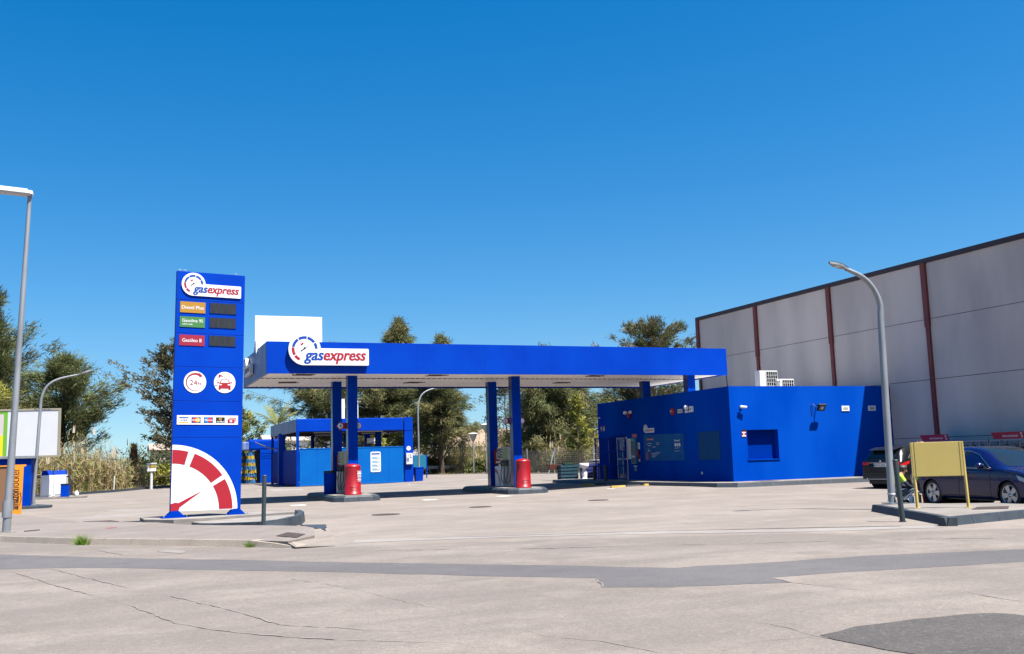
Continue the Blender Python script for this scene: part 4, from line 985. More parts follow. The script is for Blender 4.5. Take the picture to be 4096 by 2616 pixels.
def make_pump(loc, label, num):
    t = thing("fuel_pump", label, "fuel pump", loc, 0, "fuel pumps under the canopy")
    PS = Matrix.Diagonal((1, 1.45, 1, 1))
    # faces -X and +X ; width along Y
    m = MB(PS); m.bbox(-.24, .24, -.25, .55, 0, 1.78, PUMPG, .02); m.build("column_housing", t)
    m = MB(PS); m.bbox(-.26, .26, .56, 1.22, 0, .92, SIGNW, .02); m.build("cabinet", t)
    m = MB(PS); F = face_frame((-.264, 1.2, .03), (0, -1, 0), (0, 0, 1))
    m.poly([(0, 0), (.50, 0)] + [(.5 * math.cos(R(a)), .82 * math.sin(R(a))) for a in range(4, 91, 6)], SIGNW, F, .002)
    m.arc(0, 0, .38, .47, 2, 44, mat("pump_gauge_red", (.42, .08, .06), .4), F @ Matrix.Scale(1.65, 4, (0, 1, 0)), .004); m.arc(0, 0, .38, .47, 48, 88, mat("pump_gauge_red", (.42, .08, .06), .4), F @ Matrix.Scale(1.65, 4, (0, 1, 0)), .004)
    F2 = face_frame((-.23, .554, .03), (1, 0, 0), (0, 0, 1)); 
    m.poly([(0, 0), (.12, 0), (.2, .45), (0, .8)], LOGOB, F2 @ T(0, 0, .004) @ T(.0, 0, .0), .0)
    m.build("cabinet_graphic", t)
    m = MB(PS); m.bbox(-.20, .20, .50, 1.10, 1.22, 1.76, GREYW, .02); m.rect(.02, .56, .04, .48, DISPLAY, face_frame((-.205, 1.08, 1.24), (0, -1, 0), (0, 0, 1)), .0)
    F = face_frame((-.208, 1.08, 1.24), (0, -1, 0), (0, 0, 1)); m.disc(.16, .26, .10, SIGNW, F, .004, 18); m.disc(.16, .26, .08, BLACK, F, .007, 18); m.text(num, .13, .20, .06, .11, SIGNW, F, .010)
    for k in range(3): m.rect(.34, .46, .12 + .12 * k, .16 + .12 * k, SIGNW, F, .004)
    m.build("price_display", t)
    m = MB(PS); m.prism([(.05, 0), (.33, 0), (.33, .5), (.05, .5)], 0, .006, mat("pump_green_label", (.22, .36, .06), .4), face_frame((-.244, .5, 1.22), (0, -1, 0), (0, 0, 1))); m.build("fuel_label", t)
    for k, c in ((0, BLACK), (1, mat("nozzle_green", (.01, .10, .04), .4))):
        y = .42 - .28 * k
        m = MB(PS); m.box(-.30, -.24, y - .05, y + .05, .92, 1.18, BLACK); m.tube([(-.34, y, 1.16), (-.40, y, 1.02), (-.36, y, .92)], .035, c, 7); m.tube([(-.34, y, 1.16), (-.30, y, 1.22), (-.27, y, 1.12)], .02, STEEL, 6); m.build("nozzle", t)
        m = MB(PS); m.tube([(-.36, y, .92), (-.40, y + .02, .6), (-.42, y - .05, .30), (-.40, y - .20, .16), (-.36, y - .32, .26), (-.28, y - .36, .6), (-.26, y - .36, 1.2)], .018, BLACK, 6); m.build("hose", t)
    return t
p1 = make_pump((16.62, 41.12, IZ), "grey fuel pump marked 2 beside a red bin", "2")
p2 = make_pump((9.22, 41.12, IZ), "grey fuel pump marked 4 with dangling hoses between blue and red bins", "4")
def red_bin(loc, label, txt):
    t = thing("red_bin", label, "bin", loc, 0, "red plastic tubs on the pump islands")
    m = MB(); m.lathe([(.47, .0), (.48, .04), (.44, .06), (.43, .95), (.42, 1.10)], REDP, 28, Matrix.Diagonal((.75, .75, .98, 1))); m.build("tub", t)
    m = MB(); m.lathe([(.415, 1.10), (.43, 1.13), (.40, 1.19), (.2, 1.25), (0, 1.265)], REDP, 28, Matrix.Diagonal((.75, .75, .98, 1))); m.build("lid", t)
    m = MB()
    for z, a0, a1 in ((.18, -120, -60), (.25, -120, -60), (.32, -120, -60), (.95, 160, 230), (1.02, 160, 230)):
        m.tube([(.325 * math.cos(R(a)), .325 * math.sin(R(a)), z) for a in range(a0, a1 + 1, 6)], .012, REDP, 5)
    m.build("rib", t)
    if txt:
        m = MB()
        for k, w in enumerate((.24, .20, .24, .22, .24, .18, .24, .19)):
            z = .92 - k * .055
            A = T(0, 0, 0) @ RZ(R(38)) @ face_frame((0, -.326, z), (1, 0, 0), (0, 0, 1))
            m.rect(-w / 2, w / 2, 0, .022 if k != 2 else .05, SIGNW, A, .012)
        m.build("printed_notice", t)
red_bin((16.30, 39.35, IZ), "plain red lidded tub beside the pump marked 2", False)
red_bin((8.93, 39.45, IZ), "red lidded tub with white printed notice by the blue bin", True)
t = thing("blue_bin", "round dark blue litter bin on the left pump island", "bin", (8.52, 41.9, IZ))
MB().lathe([(.24, 0), (.26, .02), (.27, .88), (.26, .9)], BLUED, 20).build("tub", t)
MB().lathe([(.275, .88), (.28, .95), (.2, .97), (.0, .97)], BLACK, 20).build("lid", t)
t = thing("fire_extinguisher_box", "red fire extinguisher box on the shaded column beside pump 2", "extinguisher box", (16.56, 42.98, 1.3))
m = MB(); m.bbox(-.14, .14, 0, .13, -.05, .62, REDP, .015); m.build("box", t)
m = MB(); m.prism([(-.10, 0), (.1, 0), (.1, .10), (-.1, .1)], 0, .004, SIGNW, face_frame((0, -.004, 0), (1, 0, 0), (0, 0, 1))); m.prism([(-.08, .2), (.08, .2), (.08, .5), (-.08, .5)], 0, .004, GREYW, face_frame((0, -.004, 0), (1, 0, 0), (0, 0, 1))); m.build("notice", t)
t = thing("fire_extinguisher_box", "red fire extinguisher box on the shaded column beside the blue bin", "extinguisher box", (9.20, 42.98, 1.25))
MB().bbox(-.14, .14, 0, .13, -.05, .62, REDP, .015).build("box", t)
for (x, y) in ((16.41, 40.55), (9.06, 40.55)):
    pass
# ------------------------------------------------------------------ car wash bay
def wash_bay():
    X0, X1, Y0, Y1, Z0, Z1 = 11.45, 19.6, 67.5, 79.3, 3.68, 4.56
    t = thing("wash_bay", "open blue self service wash bay with light blue screen walls", "wash bay", (X0, Y0, 0))
    I = inv(t)
    m = MB(I); m.bbox(X0, X1 - .66, Y0, Y0 + .12, Z0, Z1, BLUE, .05); m.build("front_fascia", t)
    m = MB(I); m.bbox(X0, X0 + .12, Y0 + .12, Y1, Z0, Z1 - .01, BLUEWORNSHEEN, .03); m.bbox(X0, X1, Y1, Y1 + .12, Z0, Z1, BLUE, .03); m.bbox(X1 - .12, X1, Y0 + .3, Y1, Z0, Z1 - .01, BLUE, .03); m.build("side_fascia", t)
    m = MB(I); m.box(X0 + .12, X1 - .12, Y0 + .12, Y1, Z1 - .3, Z1 - .24, GREYW)
    for y in np.arange(Y0 + .8, Y1, 1.3): m.box(X0 + .13, X1 - .13, y, y + .1, Z0 + .05, Z0 + .25, mat("rusty_beam", (.16, .10, .07), .8, var=.4, scale=3))
    m.build("roof", t)
    for (x, y) in ((13.2, 70.5), (16.0, 69.2), (17.5, 74), (14.5, 77)):
        m = MB(I); m.box(x, x + 1.9, y, y + .12, Z0 - .02, Z0 + .06, SIGNW); m.build("strip_light", t)
    m = MB(I); m.bbox(X1 - .62, X1, Y0 - .06, Y0 + .3, 0, Z1 + .02, BLUE, .01); m.bbox(X1 - .64, X1 + .02, Y0 - .08, Y0 + .32, Z0 - .02, Z0 + .02, BLUE, .005)
    m.build("pillar", t, label="broad blue pillar with number 3 and control box")
    F = face_frame((0, Y0 - .066, 0), (1, 0, 0), (0, 0, 1)); Fp = F
    m = MB(I); m.disc(19.27, 2.40, .155, SIGNW, F, .004, 24); m.text("3", 19.22, 2.32, None, .17, RED, F, .007); m.build("number_disc", t)
    m = MB(I); m.bbox(19.05, 19.52, 1.28, 2.06, 0, .16, GREYW, .02, F); A = F @ T(0, 0, .165)
    m.rect(19.34, 19.45, 1.72, 1.98, JOINT, A); m.rect(19.38, 19.47, 1.78, 1.98, SIGNW, A, .004)
    for k in range(4):
        for j in range(2): m.rect(19.08 + .09 * j, 19.15 + .09 * j, 1.48 + .07 * k, 1.525 + .07 * k, LOGOB, A, .002)
    m.disc(19.22, 1.94, .02, RED, A, .002, 10); m.disc(19.22, 1.86, .02, RED, A, .002, 10); m.build("control_box", t)
    m = MB(I); m.box(X0 + .22, X1 - .63, Y0 + .04, Y0 + .09, .10, 2.5, BLUEL); m.bbox(X0 + .2, X1 - .63, Y0 + .02, Y0 + .11, 2.5, 2.56, BLUEL, .01); m.bbox(X0 + .2, X1 - .63, Y0 + .0, Y0 + .12, .04, .12, BLUEL, .01)
    for x in np.arange(X0 + 1.4, X1 - 1, 1.25): m.box(x, x + .012, Y0 + .036, Y0 + .04, .12, 2.5, BLUED)
    m.build("screen_wall", t)
    F = face_frame((0, Y0 + .036, 0), (1, 0, 0), (0, 0, 1))
    m = MB(I); x0 = 16.55
    pts = []
    for cx, cy, a in ((x0 + .62, 2.12, 0), (x0 + .10, 2.12, 90), (x0 + .10, .92, 180), (x0 + .62, .92, 270)):
        for k in range(5): pts.append((cx + .1 * math.cos(R(a + 22.5 * k)), cy + .1 * math.sin(R(a + 22.5 * k))))
    m.prism(pts, 0, .02, SIGNW, F); A = F @ T(0, 0, .024)
    cl = mat("pale_cyan_print", (.30, .62, .78), .5)
    m.rect(x0 + .06, x0 + .66, 2.02, 2.12, LOGOB, A)
    for k in range(4):
        y = 1.72 - .265 * k
        m.rect(x0 + .10, x0 + .55, y, y + .11, cl, A); m.text("PROGRAMA", x0 + .11, y + .13, .34, .045, LOGOB, A); m.disc(x0 + .56, y + .08, .10, LOGOB, A, .002, 16); m.disc(x0 + .56, y + .08, .085, SIGNW, A, .004, 16); m.rect(x0 + .52, x0 + .64, y + .04, y + .07, RED, A @ T(0, 0, .006))
    m.build("instruction_board", t)
    m = MB(I); m.box(X0 + .05, X0 + .09, Y0 + .16, 73.9, .10, 2.5, BLUED); m.box(X0 + .05, X0 + .09, 74.6, Y1 - .2, .10, 2.45, BLUED); m.box(X0 + .3, X1 - .5, Y1 - .06, Y1 - .02, .1, 2.5, BLUED); m.build("screen_wall", t)
    for (x, y, w) in ((X0 + .09, Y0 + .07, .09), (X0 + .06, 74.25, .24), (X0 + .09, 79.0, .09), (15.3, 73.4, .2), (17.3, 78.6, .2), (19.0, 78.6, .2), (14.6, 78.6, .12), (18.6, 73.4, .2)):
        m = MB(I); m.bbox(x - w, x + w, y - w, y + w, 0, Z0 + .1, BLUED if y != 74.25 else BLUE, .01); m.build("post", t)
    for k, (a, b, sag) in enumerate((((10.4, 80.5, 3.35), (15.3, 73.4, 3.1), .7), ((12.0, 74.2, 3.1), (17.3, 78.0, 3.2), .5), ((13.2, 70.0, 3.2), (18.9, 73.4, 3.3), .6), ((15.3, 73.2, 3.2), (19.0, 78.4, 3.3), .5))):
        m = MB(I); a = Vector(a); b = Vector(b)
        for o in (0, .16):
            m.tube([a.lerp(b, i / 14) - Vector((0, 0, (sag + o) * 4 * (i / 14) * (1 - i / 14))) for i in range(15)], .028, BLACK if k else STEEL, 5)
        m.build("hose", t)
    m = MB(I); m.tube([(15.1, 67.3, 1.35), (15.5, 67.3, 1.33)], .03, STEEL, 6); m.tube([(15.15, 67.34, 1.33), (15.0, 67.36, .9), (15.3, 67.36, .45), (15.55, 67.36, .7), (15.5, 67.34, 1.3)], .012, BLUED, 5); m.build("lance", t)
    m = MB(I); m.bbox(18.9, 19.9, 78.2, 78.3, 2.98, 3.42, SIGNW, .01); m.build("rear_sign", t)
wash_bay()
def wash_machine():
    t = thing("roller_wash_machine", "blue roll over car wash machine with blue and yellow brushes", "car wash machine", (9.7, 83, 0))
    I = inv(t)
    m = MB(I); m.bbox(9.7, 10.3, 83.0, 85.5, 2.74, 3.45, BLUEWORNSHEEN, .12); m.build("end_cover", t)
    m = MB(I); m.bbox(10.2, 13.2, 82.95, 85.4, 2.74, 3.62, BLUE, .16); m.build("gantry", t)
    m = MB(I); m.bbox(11.12, 13.2, 82.95, 85.4, .06, 2.76, BLUE, .03)
    for k in range(3): m.box(11.2, 13.2, 82.935, 82.95, 2.05 + .2 * k, 2.11 + .2 * k, BLUED)
    m.build("side_cabinet", t)
    m = MB(I); m.box(10.75, 11.1, 83.4, 85.3, .06, 2.7, BLACK); m.build("frame", t)
    m = MB(I); m.box(8.5, 13.2, 82.5, 82.7, 0, .08, CONCL); m.build("track", t)
    YB = mat("brush_yellow", (.72, .50, .02), .8, var=.3, scale=6); BB = mat("brush_blue", (.01, .19, .50), .8, var=.35, scale=6)
    for (x, y) in ((10.38, 83.3), (9.82, 84.1)):
        m = MB(I); m.cyl((x, y, 2.75), (x, y, .1), .07, None, STEEL, 8); m.cyl((x, y, 2.78), (x, y, 2.62), .16, None, STEEL, 10)
        for lev in range(9):
            z = 2.62 - lev * .27; c = BB if lev % 2 == 0 else YB
            if lev == 8: c = BB
            n = 60
            for i in range(n):
                a = 2 * PI * (i + RNG.random()) / n; r0 = .10; r1 = (.28 + .20 * min(1, lev / 4)) * (0.85 + .3 * RNG.random()); w = .05
                ca, sa = math.cos(a), math.sin(a); z1 = z - .34 - .10 * RNG.random(); z1 = max(.04, z1)
                zm = z - .06
                m.add([(x + r0 * ca - w * sa, y + r0 * sa + w * ca, z), (x + r0 * ca + w * sa, y + r0 * sa - w * ca, z), (x + r1 * .9 * ca + w * sa, y + r1 * .9 * sa - w * ca, zm), (x + r1 * .9 * ca - w * sa, y + r1 * .9 * sa + w * ca, zm), (x + r1 * ca + w * .8 * sa, y + r1 * sa - w * .8 * ca, z1), (x + r1 * ca - w * .8 * sa, y + r1 * sa + w * .8 * ca, z1)], [(0, 1, 2, 3), (3, 2, 4, 5)], c)
        m.build("brush", t)
wash_machine()
t = thing("flood_light_mast", "white lamp heads on a short mast above the wash bay roof", "lighting mast", (16.74, 72.3, 4.1))
MB().tube([(0, 0, 0), (0, 0, 2.0)], .09, GREYW, 8).build("pole", t)
for z in (1.75, 2.0): MB().box(0, .75, -.12, .12, z, z + .06, STEEL, Matrix.Rotation(R(-14), 4, 'Y')).build("lamp", t)
MB().bbox(-1.2, -.95, -.1, .1, -.4, 2.1, WHITE, .02).build("panel", t)

# ------------------------------------------------------------------ lamps
def lamp_body(t, path, r0, r1, head, hr, base=True, headm=None):
    n = len(path)
    m = MB(); m.tube(path, [r0 + (r1 - r0) * i / (n - 1) for i in range(n)], GALV, 12); m.build("pole", t)
    if base:
        m = MB(); x, y, z = path[0]; m.box(x - r0 * 1.9, x + r0 * 1.9, y - r0 * 1.9, y + r0 * 1.9, z, z + .02, GALV)
        for a in range(4): m.add([(x, y, z + .02), (x + r0 * 1.8 * math.cos(a * PI / 2), y + r0 * 1.8 * math.sin(a * PI / 2), z + .02), (x + r0 * math.cos(a * PI / 2), y + r0 * math.sin(a * PI / 2), z + .2)], [(0, 1, 2)], GALV)
        m.build("base_plate", t)
def curve_path(p0, zstr, bend):
    """straight to zstr then through the bend points (smoothed)"""
    pts = [Vector(p0), Vector((p0[0] + (zstr[0] - p0[0]) * .5, p0[1], (p0[2] + zstr[2]) / 2)), Vector(zstr)] + [Vector(b) for b in bend]
    o = pts[:2]
    for i in range(1, len(pts) - 1):
        a, b, c, d = pts[i - 1], pts[i], pts[i + 1], pts[min(i + 2, len(pts) - 1)]
        for k in range(1, 5):
            u = k / 4
            o.append(.5 * ((2 * b) + (c - a) * u + (2 * a - 5 * b + 4 * c - d) * u * u + (3 * b - 3 * c + d - a) * u ** 3))
    return o
def led_head(t, p, d, L=.55, w=.13):
    """flat tapering lantern from p along direction d"""
    d = Vector(d).normalized(); s = Vector((-d.y, d.x, 0)).normalized(); u = s.cross(d) * -1
    if u.z < 0: u = -u
    M = Matrix(((d.x, s.x, u.x, p[0]), (d.y, s.y, u.y, p[1]), (d.z, s.z, u.z, p[2]), (0, 0, 0, 1)))
    m = MB()
    out_ = [(-.06, .04), (.06, .06), (.16, w), (L * .6, w), (L, .03), (L, -.03), (L * .6, -w), (.16, -w), (.06, -.06), (-.06, -.04)]
    m.prism(out_, -.02, .03, GALV, M); m.prism([(x * .9, y * .8) for x, y in out_], .03, .06, DKPAINT, M)
    m.prism([(.2, w * .7), (L * .6, w * .7), (L * .6, -w * .7), (.2, -w * .7)], -.028, -.02, GREYW, M)
    m.build("lantern", t)
# tall lamp on the left pavement
t = thing("street_lamp", "tall straight grey street lamp with white flat lantern by the orange lockers", "street lamp", (-2.36, 26.95, .12))
lamp_body(t, [(0, 0, 0), (.06, 0, 2.0), (.15, 0, 5), (.25, 0, 8.38)], .098, .05, None, 0, False)
m = MB()
M = Matrix(((1, 0, 0, -.30), (0, 1, 0, 0), (-.06, 0, 1, 8.43), (0, 0, 0, 1)))
m.prism([(.62, .12), (.55, .17), (-.2, .17), (-.36, .10), (-.36, -.10), (-.2, -.17), (.55, -.17), (.62, -.12)], -.02, .06, WHITE, M)
m.prism([(.58, .10), (-.25, .12), (-.25, -.12), (.58, -.10)], -.06, -.02, GREYW, M); m.prism([(.5, .12), (-.15, .12), (-.15, -.12), (.5, -.12)], .06, .10, WHITE, M)
m.build("lantern", t)
m = MB(); m.cyl((0, 0, .35), (0, 0, .75), .112, .11, GALV, 12); m.box(.08, .13, -.05, .05, .5, .75, GALV); m.build("service_hatch", t)
MB().box(-.2, .2, -.2, .2, -.004, .015, CONC).build("base_plate", t)
# small curved lamp at left
t = thing("street_lamp", "curved arm street lamp rising before the blank billboard", "street lamp", (-3.24, 48.5, .1))
P_ = curve_path((0, 0, 0), (.17, 0, 4.2), [(.22, 0, 4.75), (.43, 0, 5.24), (.87, 0, 5.54), (1.67, 0, 5.74)])
lamp_body(t, P_, .072, .04, None, 0); led_head(t, (1.7, 0, 5.76), (1, 0, .36), .55, .10)
# curved lamp by the right hand island
t = thing("street_lamp", "grey curved arm street lamp standing on the dark kerbed island", "street lamp", (17.77, 19.27, .15))
P_ = curve_path((0, 0, 0), (.10, 0, 4.4), [(.12, 0, 4.95), (-.06, 0, 5.36), (-.36, 0, 5.63), (-.74, 0, 5.78), (-.88, 0, 5.82)])
lamp_body(t, P_, .09, .045, None, 0); led_head(t, (-.88, 0, 5.83), (-1, 0, .26), .52, .12)
m = MB(); m.cyl((0, 0, .22), (0, 0, .25), .097, None, SIGNW, 12); m.build("band", t)
m = MB(); m.bbox(.085, .17, -.05, .05, .75, 1.02, GREYW, .01); m.build("junction_box", t)
# curved lamp behind the wash bay
t = thing("street_lamp", "curved grey street lamp behind the blue wheelie bin by the wash bay", "street lamp", (21.95, 74, .0))
P_ = curve_path((0, 0, 0), (.0, 0, 5.5), [(.19, 0, 6.37), (.52, 0, 6.78), (1.05, 0, 7.03), (1.7, 0, 7.16)])
lamp_body(t, P_, .075, .045, None, 0); led_head(t, (1.7, 0, 7.17), (1, 0, .1), .5, .11)
def path_lamp(x, y, h, label):
    t = thing("path_lamp", label, "path lamp", (x, y, .12), 0, "cone path lamps among the reeds")
    MB().tube([(0, 0, 0), (0, 0, h - .75)], .06, GALV, 8).build("pole", t)
    MB().lathe([(.07, h - .78), (.12, h - .7), (.40, h - .05), (.42, h)], mat("lamp_frosted", (.45, .45, .42), .4), 16).build("lamp_shade", t)
    MB().lathe([(.44, h), (.40, h + .05), (.0, h + .10)], WHITE, 16).build("lamp_cap", t)
path_lamp(31.6, 88.4, 3.75, "shorter cone path lamp before the shrubs")
path_lamp(32.9, 88.4, 4.6, "taller cone path lamp beside the reeds")
t = thing("thin_post", "thin dark post between the tree trunk and the path lamps", "post", (31.1, 90, .1)); MB().tube([(0, 0, 0), (0, 0, 3.4)], .05, BLACK, 6).build("shaft", t)
t = thing("thin_post", "pale round post behind the green shrubs", "post", (29.4, 97, .1)); MB().tube([(0, 0, 0), (0, 0, 3.4)], .16, GREYW, 8).build("shaft", t)

# ------------------------------------------------------------------ bollards
def bollard(x, y, z, h, r, m_, label, lean=0.0, grp="slim grey bollards at the kerb"):
    t = thing("bollard", label, "bollard", (x, y, z), 0, grp)
    m = MB(); m.tube([(0, 0, 0), (lean, 0, h)], r, m_, 14); m.build("shaft", t)
    m = MB(); m.lathe([(r + .004, h - .012), (r + .004, h + .008), (0, h + .012)], m_, 14, T(lean, 0, 0)); m.build("cap", t)
    m = MB(); m.cyl((0, 0, -.01), (0, 0, .02), r * 1.35, None, m_, 12); m.build("base_ring", t)
bollard(3.36, 24.42, .10, 1.19, .052, BOLL, "slim grey bollard on the pavement right of the totem", .02)
bollard(15.05, 16.06, 0, 1.26, .055, BOLL, "slim grey bollard before the dark kerb corner at the yellow board", -.07)
bollard(22.6, 45.1, SWZ, .74, .085, BLACK, "black bollard nearer the white pedestal basin", 0, "black bollards before the shop door")
bollard(22.6, 43.9, SWZ, .74, .085, BLACK, "black bollard directly before the barred grille", 0, "black bollards before the shop door")

# ------------------------------------------------------------------ yellow board
def yellow_board():
    a = Vector((16.71, 17.34)); b = Vector((17.42, 16.80))
    rz = math.atan2(b.y - a.y, b.x - a.x); W = (b - a).length
    a2 = Vector((16.56, 17.4)); 
    t = thing("notice_board", "blank cream yellow board on two legs on the right island", "notice board", (a.x, a.y, .15), rz)
    W = 1.05; z0, z1 = .70, 1.46; L = -.03
    for x in (0, W):
        m = MB(); m.tube([(x, 0, 0), (x + L - .09 * 0, 0, z1)], .034, YELLOW, 4); m.build("leg", t)
        m = MB(); m.bbox(x - .07, x + .07, -.06, .06, 0, .012, YELLOW, .004); m.build("base_plate", t)
    m = MB(); m.bbox(L - .03, W + L + .03, -.028, .028, z0, z1, YELLOW, .008)
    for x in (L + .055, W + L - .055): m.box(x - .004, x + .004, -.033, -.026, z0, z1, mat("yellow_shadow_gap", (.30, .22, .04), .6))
    m.build("panel", t)
yellow_board()

# ------------------------------------------------------------------ left side: lockers, kiosk, billboard, vacuums
t = thing("parcel_locker", "orange end of a parcel locker bank with vertical black lettering", "parcel locker", (-3.52, 40.5, 0))
F = face_frame((0, 0, 0), (1, 0, 0), (0, 0, 1))
m = MB(); m.prism([(0, .02), (.44, .02), (.47, 1.74), (.55, 1.76), (.55, 1.82), (0, 1.82)], -.05, 0, ORANGE, F); m.build("end_panel", t)
m = MB(); m.text("amazon", .335, .20, .74, .20, BLACK, F, .006, 0, .022, True, rot=PI / 2); m.text("locker", .335, .98, .70, .19, BLACK, F, .006, 0, -.004, True, rot=PI / 2)
m.tube([(.375 + .045 * math.sin(PI * i / 8), .36 + .058 * i, .006) for i in range(9)], .012, BLACK, 5, M=F); m.build("lettering", t)
m = MB(); m.box(-3, -.01, -.02, .6, 0, 1.76, BROWN); m.box(-3.05, -.005, -.05, .62, 1.76, 1.80, ORANGE); m.build("locker_body", t)
for k in range(4): MB().box(-.65 - .6 * k, -.1 - .6 * k, -.035, -.021, .1, 1.66, mat("locker_door", (.34, .17, .08), .5)).build("locker_door", t)
t = thing("blue_kiosk", "blue box kiosk with flat grey roof behind the parcel locker", "kiosk", (-3.3, 47.6, 0))
m = MB(); m.bbox(-6.0, 0, 0, 2.4, .1, 2.12, BLUED, .01); m.build("wall", t)
m = MB(); m.bbox(-6.1, .16, -.12, 2.5, 2.12, 2.24, STEEL, .01); m.build("roof", t)
m = MB(); m.text("autolavado", -2.62, 1.72, 2.0, .20, mat("dark_blue_letter", (0, .02, .16), .5), face_frame((0, -.004, 0), (1, 0, 0), (0, 0, 1)), .004, 0, .02, True); m.build("lettering", t)
def billboard():
    # right edge at about (-2.75, 60)
    t = thing("billboard", "framed roadside billboard with blank white right half and green stripe", "billboard", (-2.78, 60.5, 0), R(-14))
    F = face_frame((0, 0, 0), (1, 0, 0), (0, 0, 1)); z0, z1 = 2.32, 5.02; W = 8.0
    CR = mat("cream_frame", (.52, .46, .32), .6)
    m = MB(); 
    for a in ((-W, 0, z0, z0 + .11), (-W, 0, z1 - .11, z1)): m.bbox(a[0], a[1], -.06, .06, a[2], a[3], CR, .01)
    for x in (-W, -.11): m.bbox(x, x + .11, -.062, .062, z0 + .112, z1 - .112, CR, .01)
    m.build("frame", t)
    m = MB(); A = F @ T(0, 0, .036)
    m.rect(-2.78, -.11, z0 + .11, z1 - .11, PAPER, A); m.rect(-2.99, -2.78, z0 + .11, z1 - .11, mat("poster_green", (.16, .42, .03), .5), A); m.rect(-W + .11, -2.99, z1 - .28, z1 - .11, mat("poster_green", (.16, .42, .03), .5), A)
    m.rect(-W + .11, -2.99, z0 + 1.26, z1 - .28, mat("poster_pale_pink", (.62, .53, .52), .5), A); YP = mat("poster_yellow", (.80, .66, .01), .5)
    m.rect(-W + .11, -2.99, z0 + .11, z0 + 1.26, YP, A)
    m.text("Te devolvemos el", -4.9, z0 + 1.06, 1.55, .085, RED, A, .004, 0, .02, True); m.text("20%", -4.4, z0 + .50, 1.05, .42, RED, A, .004, .05, .03); m.text("de tu compra", -4.55, z0 + .26, 1.28, .10, RED, A, .004, 0, .02, True)
    m.text("96 125 36 63", -1.4, z1 - .08, .85, .05, LOGOB, F, .064, 0, .02); m.build("poster", t)
    m = MB(); m.box(-W + .02, -.02, -.028, .04, z0 + .02, z1 - .02, STEEL); m.build("back_panel", t)
    for x in (-1.45, -6.2): m = MB(); m.tube([(x, .1, 0), (x, .1, z1 - .3)], .13, GALV, 10); m.build("post", t)
billboard()
def vacuum(x, y, label):
    t = thing("vacuum_station", label, "vacuum station", (x, y, .1), R(-6), "white vacuum stations at the left kerb")
    m = MB(); m.bbox(-.31, .31, -.4, .4, 0, 1.22, WHITE, .04); m.build("cabinet", t)
    m = MB(); m.bbox(-.25, .25, -.425, -.39, .12, 1.05, SIGNW, .02); m.build("front_panel", t)
    m = MB(); m.add([(-.29, -.36, 1.225), (.29, -.36, 1.225), (.29, .36, 1.225), (-.29, .36, 1.225), (-.26, -.2, 1.48), (.26, -.2, 1.48), (.26, .2, 1.48), (-.26, .2, 1.48)], [(4, 5, 6, 7), (0, 1, 5, 4), (1, 2, 6, 5), (2, 3, 7, 6), (3, 0, 4, 7)], BLUE); m.build("blue_hood", t)
    m = MB(); s = -1 if x < -3.2 else 1
    m.tube([(s * .34, -.2, 1.1), (s * .55, -.3, 1.15), (s * .62, -.35, .8), (s * .60, -.4, .35), (s * .75, -.45, .08), (s * .95, -.5, .05)], .045, BLACK, 8); m.build("hose", t)
vacuum(-3.42, 61.9, "white vacuum station with black hose trailing at its left")
vacuum(-2.76, 62.2, "white vacuum station behind the square blue bin")
t = thing("blue_bin", "square blue litter bin standing by the vacuum stations", "bin", (-2.48, 61.2, .1), R(-6))
MB().bbox(-.21, .21, -.21, .21, 0, .66, BLUE, .015).build("tub", t); MB().bbox(-.225, .225, -.225, .225, .66, .73, BLACK, .01).build("lid", t)
t = thing("water_bottle", "clear plastic container left on the kerb by the blue bin", "container", (-1.9, 61.6, .1)); MB().lathe([(.11, 0), (.12, .02), (.12, .22), (.05, .28), (.05, .32)], GREYW, 10).build("body", t)
MB().prism([(-5.2, 61.2), (-1.4, 60.7), (-1.35, 62.9), (-5.2, 63.4)], 0, .1, CONC).build("vacuum_island", kind='structure')
MB().prism([(-6, 45.6), (-2.5, 46.6), (-2.4, 47.4), (-3.2, 49.6), (-9, 50)], 0, .1, DKPAINT).build("kiosk_island", kind='structure')
# palm stump, meter post, small posts
def palm_stump():
    t = thing("palm_stump", "cut palm trunk with shaggy leaf bases in front of the reeds", "palm", (1.43, 81.2, .1))
    MB().lathe([(.30, 0), (.22, .5), (.19, 1.4), (.2, 1.5)], BARK, 12).build("trunk", t)
    m = MB()
    DK = mat("leaf_base_brown", (.13, .06, .04), .9, var=.5, scale=8); OR = mat("leaf_base_ochre", (.42, .25, .04), .9, var=.4, scale=8)
    for i in range(220):
        h = 1.35 + 1.9 * i / 220; a = i * 2.4; r = .20 + .14 * math.sin(PI * min(1, (h - 1.3) / 2.1)); c = DK if h < 2.75 else OR
        ca, sa = math.cos(a), math.sin(a); w = .06; u = .26
        m.add([(r * .6 * ca - w * sa, r * .6 * sa + w * ca, h), (r * .6 * ca + w * sa, r * .6 * sa - w * ca, h), ((r + .12) * ca, (r + .12) * sa, h + u)], [(0, 1, 2)], c)
    m.lathe([(.2, 1.4), (.27, 2.0), (.27, 2.6), (.14, 3.1)], DK, 10); m.build("leaf_bases", t)
palm_stump()
t = thing("service_post", "white post with yellow and white box on the far kerb", "service post", (2.64, 78.6, 0))
MB().tube([(0, 0, 0), (0, 0, 1.35)], .11, GREYW, 8).build("post", t); MB().bbox(-.32, .32, -.16, .16, 1.3, 1.86, WHITE, .03).build("box", t); MB().box(-.18, .3, -.17, -.162, 1.55, 1.78, YPAINT).build("panel", t); MB().bbox(-.36, .36, -.2, .2, 1.86, 1.92, WHITE, .01).build("cap", t)
t = thing("wooden_stake", "short pale stake standing at the far kerb before the reeds", "stake", (.06, 73.5, .1)); MB().tube([(0, 0, 0), (.02, 0, .98)], .045, GREYW, 6).build("shaft", t)
